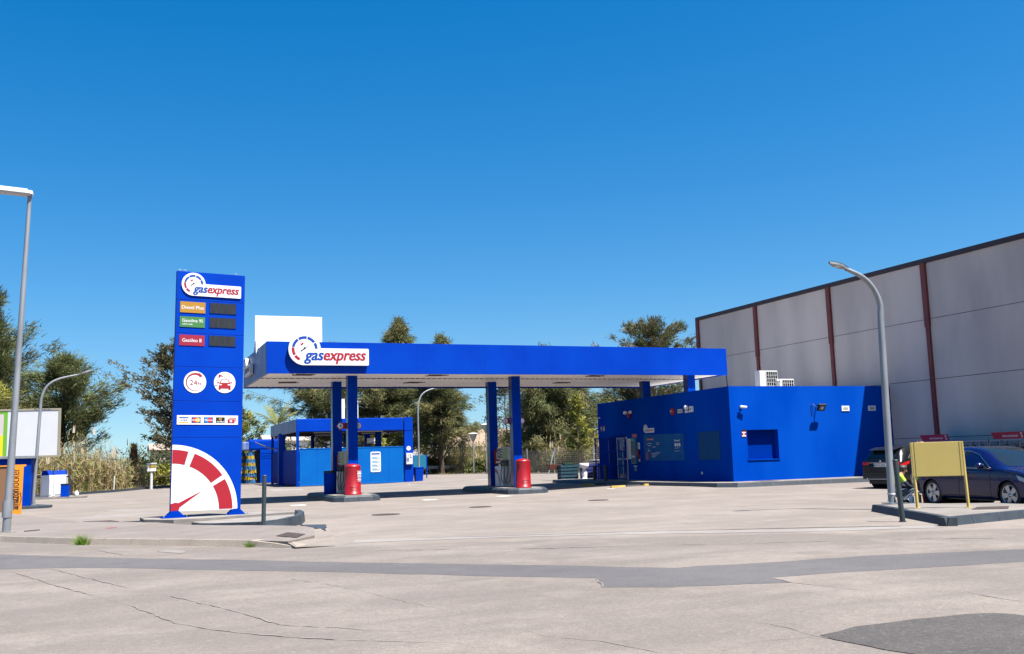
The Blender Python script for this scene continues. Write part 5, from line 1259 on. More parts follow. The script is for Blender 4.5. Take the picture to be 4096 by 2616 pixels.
t = thing("picnic_bench", "dark low bench beyond the far kerb by the service post", "bench", (3.9, 88.0, .1))
MB().box(-1.6, 1.6, -.25, .25, .72, .78, BARK).build("top", t)
for x in (-1.2, 1.2): MB().box(x - .06, x + .06, -.2, .2, 0, .72, BARK).build("leg", t)

# ------------------------------------------------------------------ wash board, bin, pallets by the shop
t = thing("information_board", "blank blue board on two posts behind the wheelie bin", "notice board", (22.08, 76, 0))
MB().bbox(0, 1.1, -.03, .03, .9, 1.94, TEAL, .01).build("panel", t)
for x in (-.03, 1.10): MB().bbox(x - .035, x + .035, -.045, .045, .05, 1.96, BLUED, .006).build("post", t)
MB().prism([(21.6, 74.6), (24.4, 74.6), (24.4, 76.6), (21.6, 76.6)], 0, .08, CONC).build("board_island", kind='structure')
t = thing("blue_bin", "tall square blue bin beside the wash bay pillar", "bin", (20.1, 67.9, 0))
m = MB(); m.add([(-.24, -.24, 0), (.24, -.24, 0), (.24, .24, 0), (-.24, .24, 0), (-.3, -.3, .98), (.3, -.3, .98), (.3, .3, .98), (-.3, .3, .98)], [(0, 3, 2, 1), (4, 5, 6, 7), (0, 1, 5, 4), (1, 2, 6, 5), (2, 3, 7, 6), (3, 0, 4, 7)], BLUE); m.build("tub", t)
MB().bbox(-.32, .32, -.32, .32, .98, 1.06, BLUED, .015).build("lid", t)
def pallet_planter(x, y, rz, w, d, h, m_, label, gaps=4):
    t = thing("pallet_crate", label, "pallet crate", (x, y, gz(x, y)), rz, "painted pallet crates beside the shop")
    m = MB(); hh = h / gaps
    for k in range(gaps):
        z = k * hh
        m.bbox(0, w, 0, .03, z + .01, z + hh * .72, m_, .004); m.bbox(0, .03, .03, d, z + .01, z + hh * .72, m_, .004); m.bbox(w - .03, w, .03, d, z + .01, z + hh * .72, m_, .004); m.bbox(.03, w - .03, d - .03, d, z + .01, z + hh * .72, m_, .004)
    m.box(.035, w - .035, .035, d - .035, .02, h * .9, mat("dark_gap_fill", (.02, .03, .05), .9)); m.build("slats", t)  # added dark inner box, so the gaps between the slats read dark
    for px in (.05, w - .05):
        for py in (.05, d - .05): MB().box(px - .04, px + .04, py - .02 if py < d / 2 else py - .02, py + .02, 0, h, m_).build("post", t)
    return t
GRN = mat("dark_teal_paint", (.008, .07, .11), .6, var=.4, scale=6)
VIO = mat("violet_blue_paint", (.03, .05, .36), .6, var=.3, scale=6)
pallet_planter(24.05, 52.3, R(-8), 1.05, .8, .93, GRN, "dark teal slatted pallet crate at the shop corner, left of the white basin", 5)
pallet_planter(25.6, 52.6, R(-8), 1.0, .6, .95, VIO, "violet blue slatted pallet crate between the white basin and the drum", 5)
t = thing("crate_tub", "red brown tub resting on the pallet crates", "tub", (24.0, 53.3, .93 + gz(24, 53))); m = MB(); m.add([(-.25, -.2, -.3), (.55, -.2, -.3), (.55, .2, -.3), (-.25, .2, -.3), (-.32, -.28, .02), (.62, -.28, .02), (.62, .28, .02), (-.32, .28, .02)], [(0, 3, 2, 1), (4, 5, 6, 7), (0, 1, 5, 4), (1, 2, 6, 5), (2, 3, 7, 6), (3, 0, 4, 7)], mat("red_brown", (.32, .10, .06), .7, var=.3, scale=5)); m.build("body", t)
t = thing("green_crate", "small green crate on top of the teal pallet crate", "crate", (24.65, 52.6, .935 + gz(24, 52))); m = MB(); m.bbox(-.28, .28, -.2, .2, -.22, -.02, mat("crate_green", (.02, .14, .07), .5), .01); m.bbox(-.3, .3, -.22, .22, -.02, .03, mat("crate_green", (.02, .14, .07), .5), .01); m.build("body", t)
t = thing("pedestal_basin", "white pedestal basin standing against the pallet crates", "pedestal", (25.2, 51.6, gz(25, 51)))
MB().lathe([(.30, 0), (.28, .04), (.16, .10), (.14, .2), (.17, .32), (.16, .45), (.10, .58), (.09, .66), (.12, .70)], WHITE, 16).build("pedestal", t)
MB().lathe([(.12, .70), (.27, .74), (.28, .94), (.24, .97), (.0, .96)], WHITE, 16).build("bowl", t)
t = thing("high_table", "thin dark high table by the drum at the shop corner", "table", (26.1, 52.0, gz(26, 52))); MB().box(-.85, .45, -.12, .3, .95, .98, STEEL).build("tabletop", t); 
for x in (-.7, .3): MB().box(x - .05, x + .05, .0, .08, 0, .95, BLACK).build("leg", t)
t = thing("oil_drum", "grey steel drum with yellow and blue bands beside the shop wall", "drum", (27.0, 53.6, gz(27, 53)))
MB().lathe([(.55, 0), (.57, .02), (.55, .05), (.55, 1.08), (.57, 1.10), (.57, 1.13), (.54, 1.13), (.54, 1.08), (.0, 1.08)], STEEL, 24).build("body", t)
for z0, z1, c in ((.36, .48, YPAINT), (.485, .62, BLUE), (.625, .75, YPAINT)): MB().lathe([(.556, z0), (.565, z0), (.565, z1), (.556, z1)], c, 24, cap=False).build("band", t)

# ------------------------------------------------------------------ wire fence by the reeds
def fence():
    t = thing("wire_fence", "low wire mesh fence with grey posts before the dry reeds", "fence", (32.2, 77.5, .1))
    I = inv(t)
    pts = [(32.6, 84.0), (33.2, 79), (33.6, 74.4), (36.2, 72.4), (38.6, 72.6), (41.5, 71.4), (45, 70)]
    for k, (x, y) in enumerate(pts):
        m = MB(I); m.tube([(x, y, .1), (x + RNG.uniform(-.12, .12), y, 2.25)], .055, GALV, 7); m.build("post", t)
    m = MB(I)
    m.tube([(33.6, 74.4, 1.9), (32.9, 74.0, .1)], .04, GALV, 6); m.build("stay", t)
    m = MB(I)
    for (a, b) in zip(pts[:-1], pts[1:]):
        for z in np.arange(.2, 2.1, .16): m.tube([(*a, z), (*b, z)], .007, STEEL, 3, False)
        L = math.dist(a, b)
        for k in range(int(L / .2)):
            u = k * .2 / L; p = (a[0] + (b[0] - a[0]) * u, a[1] + (b[1] - a[1]) * u); m.tube([(*p, .15), (*p, 2.1)], .005, STEEL, 3, False)
    m.build("wire_mesh", t)
fence()
# far houses
def house(name, label, x, y, w, d, h, rh, wm, rm):
    t = thing("house", label, "house", (x, y, .1))
    MB().box(0, w, 0, d, 0, h, wm).build("wall", t)
    m = MB(); m.add([(-.4, -.4, h), (w + .4, -.4, h), (w + .4, d + .4, h), (-.4, d + .4, h), (-.4, d / 2, h + rh), (w + .4, d / 2, h + rh)], [(0, 1, 5, 4), (2, 3, 4, 5), (1, 2, 5), (3, 0, 4)], rm); m.build("roof", t)
    for k in range(2):
        m = MB(); m.box(w * (.25 + .4 * k), w * (.25 + .4 * k) + 1.0, -.03, .0, h * .4, h * .75, DISPLAY); m.build("window", t)
house("house", "pale house with tiled roof far behind the bushes left of the totem", 4.4, 128, 6, 9, 3.6, .9, CREAMW, mat("pale_tile_roof", (.62, .48, .40), .9, var=.15, scale=2))
house("house", "low sandy roofed building far behind the path lamps", 44, 135, 22, 10, 3.2, 2.6, CREAMW, mat("sandy_roof", (.50, .36, .24), .9, var=.15, scale=1))
house("house", "low pale building far behind the wash bay hoses", 18, 128, 24, 8, 4.4, .9, WHITE, CREAMW)
t = thing("guard_rail", "grey metal guard rail among the reeds behind the path lamps", "guard rail", (28, 94, .1))
m = MB(); m.box(0, 8, -.03, .03, .55, .85, GALV); m.build("rail", t)
for x in (1, 3, 5, 7): MB().box(x - .05, x + .05, .03, .1, 0, .8, GALV).build("post", t)
# ------------------------------------------------------------------ cars
def cat_(P, ts):
    """Catmull-Rom through rows of P at fractional indices ts"""
    P = np.asarray(P, float); o = []
    for t in ts:
        i = int(min(max(math.floor(t), 0), len(P) - 2)); u = t - i
        b, c = P[i], P[i + 1]; a = P[i - 1] if i > 0 else 2 * b - c; d = P[i + 2] if i + 2 < len(P) else 2 * c - b
        o.append(.5 * (2 * b + (c - a) * u + (2 * a - 5 * b + 4 * c - d) * u * u + (3 * b - 3 * c + d - a) * u ** 3))
    return np.array(o)
class Body:
    """lofted car body. stations: x, half width, z bottom, z belt, half width at top, z top"""
    def __init__(self, st, nx=170):
        S = cat_(st, np.linspace(0, len(st) - 1, nx))
        self.X = S[:, 0]; rows = []
        for x, w, zb, zs, wt, zt in S:
            wt = min(wt, w - .02); zt = max(zt, zs + .012)
            sec = [(0, zb), (w * .72, zb), (w * .93, zb + .03), (w * .985, zb + .14), (w, zb + (zs - zb) * .45), (w * .995, zb + (zs - zb) * .8), (w * .965, zs - .005), (w * .965 + (wt - w * .965) * .45, zs + (zt - zs) * .5), (wt, zt - (zt - zs) * .12 - .004), (wt * .86, zt - .012), (wt * .5, zt + .006), (0, zt + .012)]
            rows.append(cat_(sec, np.linspace(0, 11, 45)))
        self.S = np.array(rows)         # nx, 45, 2
    def mesh(self, name, parent, m, wheels, r):
        nx, k, _ = self.S.shape; vs = []; fs = []
        for i in range(nx):
            for y, z in self.S[i]: vs.append((self.X[i], y, z))
        off = len(vs)
        for i in range(nx):
            for y, z in self.S[i]: vs.append((self.X[i], -y, z))
        def skip(q):
            cx = sum(vs[a][0] for a in q) / 4; cz = sum(vs[a][2] for a in q) / 4; cy = abs(sum(vs[a][1] for a in q) / 4)
            return cy > .5 and any((cx - wx) ** 2 + (cz - r) ** 2 < (r + .045) ** 2 for wx in wheels)
        for i in range(nx - 1):
            for j in range(k - 1):
                a = i * k + j; q = (a, a + k, a + k + 1, a + 1)
                if not skip(q): fs.append(q)
                q = (off + a, off + a + 1, off + a + k + 1, off + a + k)
                if not skip(q): fs.append(q)
        for i in (0, nx - 1):
            b = i * k
            for j in range(k - 1):
                q = (b + j, b + j + 1, off + b + j + 1, off + b + j); fs.append(q if i == 0 else q[::-1])
        mb = MB(); mb.add(vs, fs, m, None, True); return mb.build(name, parent)
    def sec(self, x):
        i = int(np.clip(np.searchsorted(self.X, x) - 1, 0, len(self.X) - 2)); u = (x - self.X[i]) / (self.X[i + 1] - self.X[i])
        return self.S[i] * (1 - u) + self.S[i + 1] * u
    def y_at(self, x, z):
        s = self.sec(x)[6:40]; return float(np.interp(z, s[:, 1], s[:, 0]))
    def z_at(self, x, y):
        s = self.sec(x)[26:]; o = np.argsort(s[:, 0]); return float(np.interp(abs(y), s[o, 0], s[o, 1]))
def resample(pts, n=6, closed=True):
    o = []; k = len(pts)
    for i in range(k if closed else k - 1):
        a, b = pts[i], pts[(i + 1) % k]
        for j in range(n): o.append((a[0] + (b[0] - a[0]) * j / n, a[1] + (b[1] - a[1]) * j / n))
    if not closed: o.append(pts[-1])
    return o
def fillmesh(P3, m, name, parent, outward, smooth=False):
    bm = bmesh.new(); vs = [bm.verts.new(p) for p in P3]; f = bm.faces.new(vs); f.normal_update()
    if f.normal.dot(Vector(outward)) < 0: f.normal_flip()
    bmesh.ops.triangulate(bm, faces=bm.faces[:])
    mb = MB(); mb.addbm(bm, m); return mb.build(name, parent)
def side_panel(B, pts, s, m, name, parent, off=.006, trim=None):
    P = [(x, s * (B.y_at(x, z) + off), z) for x, z in resample(pts, 5)]
    o = fillmesh(P, m, name, parent, (0, s, 0))
    if trim:
        mb = MB(); mb.tube(P + [P[0]], .011, trim, 5, False); mb.build("trim", o)
    return o
def top_panel(B, pts, m, name, parent, off=.006):
    """panel given in plan (x,y), laid on the upper surface as a fine grid of strips"""
    n = 10; L, Rr = pts      # two edge polylines from -y to +y : rear edge and front edge (x as function of y fraction)
    vs = []; fs = []
    for i in range(n + 1):
        u = i / n
        for j in range(13):
            v = j / 12
            xa, ya = L[0] + (L[2] - L[0]) * 0, -L[1] + 2 * L[1] * v; xb, yb = Rr[0], -Rr[1] + 2 * Rr[1] * v
            xa = L[0] + L[2] * (1 - (2 * v - 1) ** 2); xb = Rr[0] + Rr[2] * (1 - (2 * v - 1) ** 2)
            x = xa + (xb - xa) * u; y = ya + (yb - ya) * u; vs.append((x, y, B.z_at(x, y) + off))
    for i in range(n):
        for j in range(12):
            a = i * 13 + j; fs.append((a, a + 13, a + 14, a + 1))
    mb = MB(); mb.add(vs, fs, m, None, True); o = mb.build(name, parent); return o
def wheel(parent, x, y, r, s, spokes, seed=0):
    """wheel with centre at x, outer face at y (s = side sign)"""
    M = Matrix.Translation((x, y, r)) @ Matrix.Rotation(-s * PI / 2, 4, 'X') @ RZ(seed)
    t = MB(); w = .21
    t.lathe([(r * .70, -w), (r * .93, -w), (r, -w + .03), (r, -.03), (r * .95, -.004), (r * .75, .0), (r * .735, -.012), (r * .72, -.06)], RUBBER, 32, M, cap=False)
    to = t.build("wheel", parent)
    m = MB(); m.lathe([(r * .735, -.012), (r * .745, .0), (r * .70, .004), (r * .675, -.02), (r * .66, -.12), (.05, -.13), (0, -.13)], ALLOY, 32, M, cap=False)
    m.lathe([(r * .66, -.11), (r * .30, -.10), (0, -.10)], RIMDK, 24, M, cap=False); m.lathe([(r * .45, -.095), (r * .43, -.08), (0, -.08)], STEEL, 20, M, cap=False)
    n = spokes
    for k in range(n):
        A = M @ RZ(2 * PI * k / n)
        if n == 5: sp = [(.02, -.038), (.02, .038), (r * .69, .068), (r * .69, -.068)]
        else: sp = [(.02, -.012), (.02, .012), (r * .69, .028), (r * .69, -.012)]
        m.prism([(p[1], p[0]) for p in sp], -.045, -.012, ALLOY, A)
        if n != 5: m.prism([(p[1] + .05, p[0]) for p in [(.03, -.02), (.03, -.0), (r * .69, .03), (r * .69, .005)]], -.045, -.014, ALLOY, A)
    m.lathe([(.055, -.03), (.05, -.004), (0, -.002)], ALLOY, 14, M, cap=False)
    m.build("rim", to)
    return to
def make_car(name, label, loc, rz, st, paint, wx, r, wy, spokes, spec):
    t = thing(name, label, "car", loc, rz)
    B = Body(st); B.mesh("body", t, paint, wx, r)
    for x in wx:
        m = MB(); m.lathe([(r + .05, -.30), (r + .05, .30)], BLACK, 24, T(x, 0, r) @ Matrix.Rotation(PI / 2, 4, 'X') @ Matrix.Scale(1, 4), cap=False)
        for s in (-1, 1):
            m.lathe([(r + .05, 0), (r + .052, .28)], BLACK, 28, T(x, s * (wy - .02), r) @ Matrix.Rotation(s * PI / 2, 4, 'X'), cap=False)
            m.disc(0, 0, r + .05, BLACK, T(x, s * (wy - .28), r) @ Matrix.Rotation(-s * PI / 2, 4, 'X'), 0, 24)
        m.build("wheel_arch", t)
        for s in (-1, 1):
            vs = []; fs = []
            angs = [a for a in range(-30, 211, 5) if r + (r + .045) * math.sin(R(a)) > spec.get('zb', .24)]
            for a in angs:
                for q in (r + .028, r + .085):
                    xx, zz = x + q * math.cos(R(a)), max(spec.get('zb', .24), r + q * math.sin(R(a))); vs.append((xx, s * (B.y_at(xx, zz) + .004), zz))
            for i in range(len(angs) - 1): q = (2 * i, 2 * i + 1, 2 * i + 3, 2 * i + 2); fs.append(q if s < 0 else q[::-1])
            m = MB(); m.add(vs, fs, paint, None, True); m.build("wheel_arch_lip", t)
        for s in (-1, 1): wheel(t, x, s * wy, r, s, spokes, .3 * x)
    for s in (-1, 1):
        for pts in spec['win']: side_panel(B, pts, s, GLASS, "window", t, trim=CHROME if spec.get('chrome') else None)
        for pts in spec.get('tail', ()): side_panel(B, pts, s, TAILR, "tail_lamp", t, .008)
        for pts in spec.get('head', ()): side_panel(B, pts, s, HEADL, "head_lamp", t, .008)
        m = MB()
        for pts in spec['seams']:
            P = [(x, s * (B.y_at(x, z) + .002), z) for x, z in resample(pts, 6, False)]
            m.tube(P, .006, BLACK, 4, False)
        m.build("door_gap", t)
        for (x, z) in spec['handles']:
            y = B.y_at(x, z); m = MB(); m.bbox(x - .11, x + .11, min(s * (y - .01), s * (y + .035)), max(s * (y - .01), s * (y + .035)), z - .015, z + .018, paint, .008); m.build("door_handle", t)
        x, z = spec['mirror']; y = B.y_at(x, z) * s
        m = MB(); m.ball((x, y + s * .16, z + .05), .13, paint, 12, (.62, .95, .58)); m.box(x - .05, x + .04, min(y - s * .02, y + s * .1), max(y - s * .02, y + s * .1), z - .03, z + .02, BLACK); m.build("mirror", t)
    top_panel(B, spec['ws'], GLASS, "windscreen", t)
    if 'rw' in spec: top_panel(B, spec['rw'], GLASS, "rear_window", t)
    if spec.get('skirt'):
        m = MB(); m.box(spec['skirt'][0], spec['skirt'][1], -.75, .75, .17, .30, BLACK); m.build("underbody", t)
    return t, B
# blue hatchback (x forward)
st_h = [(-2.10, .58, .42, .72, .50, .74), (-2.05, .76, .34, .82, .60, .90), (-1.95, .84, .28, .90, .66, 1.10), (-1.70, .885, .23, .945, .66, 1.36), (-1.30, .90, .20, .955, .64, 1.43), (-.60, .90, .19, .945, .64, 1.465),
        (.05, .90, .19, .935, .63, 1.455), (.45, .90, .19, .93, .64, 1.36), (.85, .90, .19, .925, .68, 1.16), (1.20, .90, .19, .915, .72, .985), (1.60, .895, .20, .875, .72, .91), (1.95, .86, .22, .80, .66, .83), (2.12, .76, .27, .70, .58, .73), (2.19, .60, .34, .60, .46, .62)]
hw = {'win': [[(-1.62, 1.0), (-1.25, .99), (-1.25, 1.31), (-1.45, 1.27)], [(-1.20, .985), (-.28, .965), (-.30, 1.375), (-1.20, 1.315)], [(-.22, .962), (.78, .945), (.62, 1.06), (.28, 1.28), (.0, 1.36), (-.22, 1.378)]], 'chrome': True,
      'seams': [[(-1.22, .98), (-1.22, .62), (-1.02, .42), (-.98, .30), (-.3, .28), (-.25, .96)], [(-.3, .28), (.78, .28), (.80, .94)], [(-.98, .30), (.85, .28)], [(1.22, .90), (1.9, .80)]], 'handles': [(-1.0, .86), (-.05, .84)], 'mirror': (.62, .97),
      'ws': ((.02, .60, .10), (1.14, .68, .12)), 'head': [[(1.62, .80), (1.98, .68), (2.06, .62), (1.95, .60), (1.7, .68)]], 'tail': [[(-2.0, .86), (-1.72, .90), (-1.70, .80), (-2.02, .74)]], 'skirt': (-1.3, 1.3)}
hd = Vector((-.30, -2.71)).normalized(); rgt = Vector((hd.y, -hd.x))
cw = Vector((19.80, 19.95)) - rgt * .84          # rear axle centre
cc = cw + hd * 1.32
make_car("hatchback_car", "dark blue hatchback parked behind the blank yellow board", (cc.x, cc.y, 0), math.atan2(hd.y, hd.x), st_h, CARBLU, (-1.32, 1.33), .325, .86, 5, hw)
# black crossover, seen from behind
st_b = [(-2.17, .70, .44, .80, .58, .84), (-2.13, .82, .36, .90, .64, .98), (-2.05, .87, .32, .97, .66, 1.12), (-1.86, .89, .28, 1.01, .66, 1.36), (-1.62, .90, .26, 1.02, .65, 1.49), (-1.1, .90, .25, 1.01, .65, 1.545), (-.3, .90, .25, 1.0, .65, 1.56),
        (.35, .90, .25, .99, .65, 1.50), (.8, .90, .25, .985, .67, 1.30), (1.22, .90, .25, .97, .70, 1.06), (1.6, .89, .26, .93, .70, .97), (1.95, .85, .28, .86, .64, .89), (2.13, .74, .34, .74, .54, .77), (2.18, .55, .42, .64, .4, .66)]
hb = {'win': [[(-1.62, 1.10), (-1.42, 1.05), (-1.0, 1.04), (-1.0, 1.38), (-1.3, 1.36)], [(-.95, 1.04), (-.05, 1.03), (-.05, 1.44), (-.95, 1.40)], [(.02, 1.03), (.95, 1.02), (.70, 1.2), (.35, 1.37), (.02, 1.44)]], 'chrome': True,
      'seams': [[(-1.0, 1.03), (-.98, .7), (-.8, .45), (-.75, .36), (.02, .34), (.03, 1.02)], [(.02, .34), (1.0, .34), (1.02, 1.0)]], 'handles': [(-.8, .93), (.2, .92)], 'mirror': (.85, 1.05),
      'ws': ((.30, .60, .10), (1.20, .68, .1)), 'rw': ((-2.02, .62, -.05), (-1.72, .56, -.04)), 'tail': [[(-2.12, .88), (-1.92, .96), (-1.62, 1.0), (-1.70, .90), (-1.95, .82), (-2.12, .80)]], 'skirt': (-1.9, 1.9)}
hb_a = R(9)
hdv = Vector((math.cos(hb_a), math.sin(hb_a))); rg = Vector((hdv.y, -hdv.x))
bc = Vector((27.15, 28.15)) - rg * .85 + hdv * 1.33
bz = gz(27, 29)
suv, BB_ = make_car("crossover_car", "glossy black crossover seen from behind, left of the lamp post", (bc.x, bc.y, bz), hb_a, st_b, CARBLK, (-1.33, 1.34), .335, .87, 10, hb)
RF = face_frame((-2.175, 0, 0), (0, -1, 0), (0, 0, 1))
m = MB(); m.bbox(-.27, .27, .80, .915, -.02, .012, PLATE, .006, RF); m.rect(-.262, -.225, .81, .905, LOGOB, RF, .016); m.text("8717 JSV", -.205, .825, .45, .07, BLACK, RF, .016, 0, .01); m.build("number_plate", suv)
m = MB(); m.disc(0, 1.005, .038, SIGNW, RF @ T(0, 0, -.12), .085, 16); m.text("218d", .34, .985, .16, .04, CHROME, RF @ T(0, 0, -.12), .085, .2, .01); m.bbox(-.5, .5, .94, .965, -.12, -.02, CHROME, .008, RF); m.build("badge", suv)
m = MB(); m.bbox(-.80, .80, .36, .52, -.10, .02, BLACK, .03, RF); m.bbox(-.74, .74, .56, .62, -.06, .008, CHROME if False else CARBLK, .02, RF); m.bbox(-.62, .62, .33, .38, -.1, .03, STEEL, .01, RF); m.build("bumper", suv)
m = MB(); 
for s in (-1, 1): m.tube([(s * .55, .36, .0), (s * .55, .36, .06)], .04, CHROME, 10, M=RF)
m.build("exhaust", suv)
m = MB(); m.add([(-1.98, -.60, 1.43), (-1.98, .60, 1.43), (-1.55, .62, 1.52), (-1.55, -.62, 1.52), (-2.02, -.58, 1.40), (-2.02, .58, 1.40), (-1.6, .6, 1.46), (-1.6, -.6, 1.46)], [(0, 1, 2, 3)[::-1], (4, 5, 6, 7), (0, 4, 5, 1)[::-1]], CARBLK); m.build("spoiler", suv)
for s in (-1, 1):
    m = MB(); m.prism([(s * .52, .86), (s * .80, .86), (s * .80, .98), (s * .60, .97), (s * .50, .92)], -.10, -.015, TAILR, RF); m.build("tail_lamp", suv)
# silver car beyond
st_s = [(x, w * .98, zb, zs, wt, zt * .985) for x, w, zb, zs, wt, zt in st_h]
hs = dict(hw); hs.pop('tail'); hs['tail'] = hw['tail']
make_car("silver_car", "silver car mostly hidden behind the dark blue hatchback", (26.6, 24.6, 0), R(4), st_s, CARSIL, (-1.32, 1.33), .325, .85, 5, hs)

# ------------------------------------------------------------------ people
def skin_body(name, parent, joints, bones, root, colour, M=ID, sub=2):
    """one continuous skinned body; joints {n:(pos,radius)}, materials by nearest bone"""
    names = list(joints); idx = {n: i for i, n in enumerate(names)}
    me = bpy.data.meshes.new(name); me.from_pydata([joints[n][0] for n in names], [(idx[a], idx[b]) for a, b, _ in bones], [])
    ob = bpy.data.objects.new(name, me); SC.collection.objects.link(ob)
    sk = ob.modifiers.new("skin", 'SKIN'); sk.use_smooth_shade = True
    for i, n in enumerate(names):
        r = joints[n][1]; rr = r if hasattr(r, '__len__') else (r, r)
        me.skin_vertices[0].data[i].radius = rr; me.skin_vertices[0].data[i].use_root = (n == root)
    ss = ob.modifiers.new("sub", 'SUBSURF'); ss.levels = sub; ss.render_levels = sub
    bpy.context.view_layer.update()
    dg = bpy.context.evaluated_depsgraph_get(); ev = ob.evaluated_get(dg).to_mesh()
    vs = [Vector(v.co) for v in ev.vertices]; fs = [tuple(p.vertices) for p in ev.polygons]
    bpy.data.objects.remove(ob)
    segs = [(Vector(joints[a][0]), Vector(joints[b][0]), m) for a, b, m in bones]
    mb = MB(M)
    groups = {}
    base = len(vs)
    mats_ = []
    for f in fs:
        c = sum((vs[i] for i in f), Vector()) / len(f); best = None
        for a, b, m in segs:
            d = b - a; u = max(0, min(1, (c - a).dot(d) / max(1e-9, d.length_squared))); q = (c - a - d * u).length
            if best is None or q < best[0]: best = (q, m, u)
        m = best[1]
        if isinstance(m, tuple): m = m[0] if best[2] < m[2] else m[1]
        mats_.append(m)
    mb.v = [tuple(M @ v) for v in vs]; mb.f = fs; mb.mi = [mb._m(m) for m in mats_]; mb.sm = [True] * len(fs)
    return mb
def hand(mb, wrist, d, palm_n, s=1.0, m=SKIN, thumb=1):
    """palm and five curled fingers appended to the body mesh"""
    w = Vector(wrist); d = Vector(d).normalized(); n = Vector(palm_n); n = (n - d * n.dot(d)).normalized(); a = d.cross(n)
    mb.tube([w - d * .01, w + d * .03 * s, w + d * .07 * s, w + d * .09 * s], [.026 * s, .036 * s, .038 * s, .03 * s], m, 8)
    for k, L in enumerate((.062, .072, .068, .052)):
        o = a * (.030 - .02 * k) * s; p = w + d * .085 * s + o
        mb.tube([p, p + d * L * .45 * s + n * .006, p + d * L * .75 * s + n * .024 * s, p + d * L * .85 * s + n * .042 * s], [.0095 * s, .009 * s, .0085 * s, .007 * s], m, 6)
    p = w + d * .03 * s + a * .03 * thumb * s
    mb.tube([p, p + d * .03 * s + a * .022 * thumb * s + n * .012, p + d * .062 * s + a * .018 * thumb * s + n * .03 * s], [.012 * s, .010 * s, .008 * s], m, 6)
def face(mb, c, f, u, r, m=SKIN):
    """nose, ears, eyes, mouth on a head of centre c, facing f"""
    c = Vector(c); f = Vector(f).normalized(); u = Vector(u).normalized(); s = f.cross(u)
    mb.tube([c + f * r * .86 + u * r * .12, c + f * r * 1.08 - u * r * .22, c + f * r * .9 - u * r * .32], [r * .09, r * .15, r * .12], m, 6)
    for k in (-1, 1):
        mb.ball(tuple(c + s * k * r * .86 - f * r * .05 - u * r * .1), r * .22, m, 8, (.6, .6, 1.2))
        mb.ball(tuple(c + f * r * .83 + s * k * r * .34 + u * r * .05), r * .10, SIGNW, 6); mb.ball(tuple(c + f * r * .90 + s * k * r * .34 + u * r * .05), r * .055, BLACK, 6)
        mb.tube([c + f * r * .90 + s * k * r * .2 + u * r * .22, c + f * r * .82 + s * k * r * .5 + u * r * .2], r * .05, HAIR, 4)
    mb.tube([c + f * r * .88 - u * r * .55 - s * r * .25, c + f * r * .95 - u * r * .56, c + f * r * .88 - u * r * .55 + s * r * .25], r * .06, mat("lip", (.20, .07, .05), .5), 5)
# crouching man: local x = the way he faces (right in the picture)
def crouching_man():
    loc = (19.86, 21.2, 0); rz = math.atan2(-.37, .93)
    t = thing("person", "crouching man in yellow and navy work jacket washing the blue car's rear wheel", "person", loc, rz)
    J = {'pel': ((-.12, 0, .30), (.15, .16)), 'waist': ((-.13, 0, .44), (.14, .15)), 'chest': ((-.06, 0, .60), (.155, .175)), 'sh': ((.0, 0, .72), (.12, .15)), 'neck': ((.06, 0, .80), .065), 'head': ((.13, 0, .90), (.10, .092)), 'crown': ((.14, 0, .96), (.085, .08)), 'jaw': ((.175, 0, .855), (.055, .05))}
    bones = [('pel', 'waist', (GREYC, NAVY, .55)), ('waist', 'chest', (NAVY, HIVIS, .45)), ('chest', 'sh', HIVIS), ('sh', 'neck', (NAVY, SKIN, .6)), ('neck', 'head', SKIN), ('head', 'crown', SKIN), ('head', 'jaw', SKIN)]
    for s, n in ((-1, 'r'), (1, 'l')):
        J.update({n + 'sh': ((.0, s * .17, .70), .072), n + 'el': ((.13, s * .24, .48), .052), n + 'wr': ((.36, s * .12, .40), .034), n + 'hip': ((-.10, s * .11, .26), .10), n + 'kn': ((.33, s * .17, .38 if s < 0 else .34), .068), n + 'an': ((.02, s * .15, .09), .044), n + 'he': ((-.03, s * .15, .05), .042), n + 'to': ((.19, s * .17, .035), .036)})
        bones += [('sh', n + 'sh', HIVIS), (n + 'sh', n + 'el', (HIVIS, NAVY, .45)), (n + 'el', n + 'wr', NAVY), ('pel', n + 'hip', GREYC), (n + 'hip', n + 'kn', GREYC), (n + 'kn', n + 'an', (GREYC, GREYC, .5)), (n + 'an', n + 'he', BLACK), (n + 'an', n + 'to', BLACK)]
    mb = skin_body("body", t, J, bones, 'pel', None)
    for s in (-1, 1): hand(mb, (.36, s * .12, .40), (.9, -s * .25, -.15), (0, -s * .3, -1), 1.0, SKIN, s)
    face(mb, (.135, 0, .905), (.93, 0, -.36), (.36, 0, .93), .10)
    mb.build("body", t)
    m = MB(); m.ball((.115, 0, .945), .112, HAIR, 14, (1.05, .93, .80)); m.ball((.06, 0, .90), .085, HAIR, 10, (.8, 1.0, 1.0)); m.ball((.20, 0, .985), .055, HAIR, 8, (.9, 1.2, .6)); m.build("hair", t)
    m = MB()
    for s in (-1, 1): m.tube([(.05 + .04 * math.cos(a) , s * .205 + .0 + .06 * math.sin(a), .59 + .03 * math.cos(a)) for a in np.linspace(0, 2 * PI, 9)], .020, REFL, 5)
    m.build("reflective_band", t)
crouching_man()
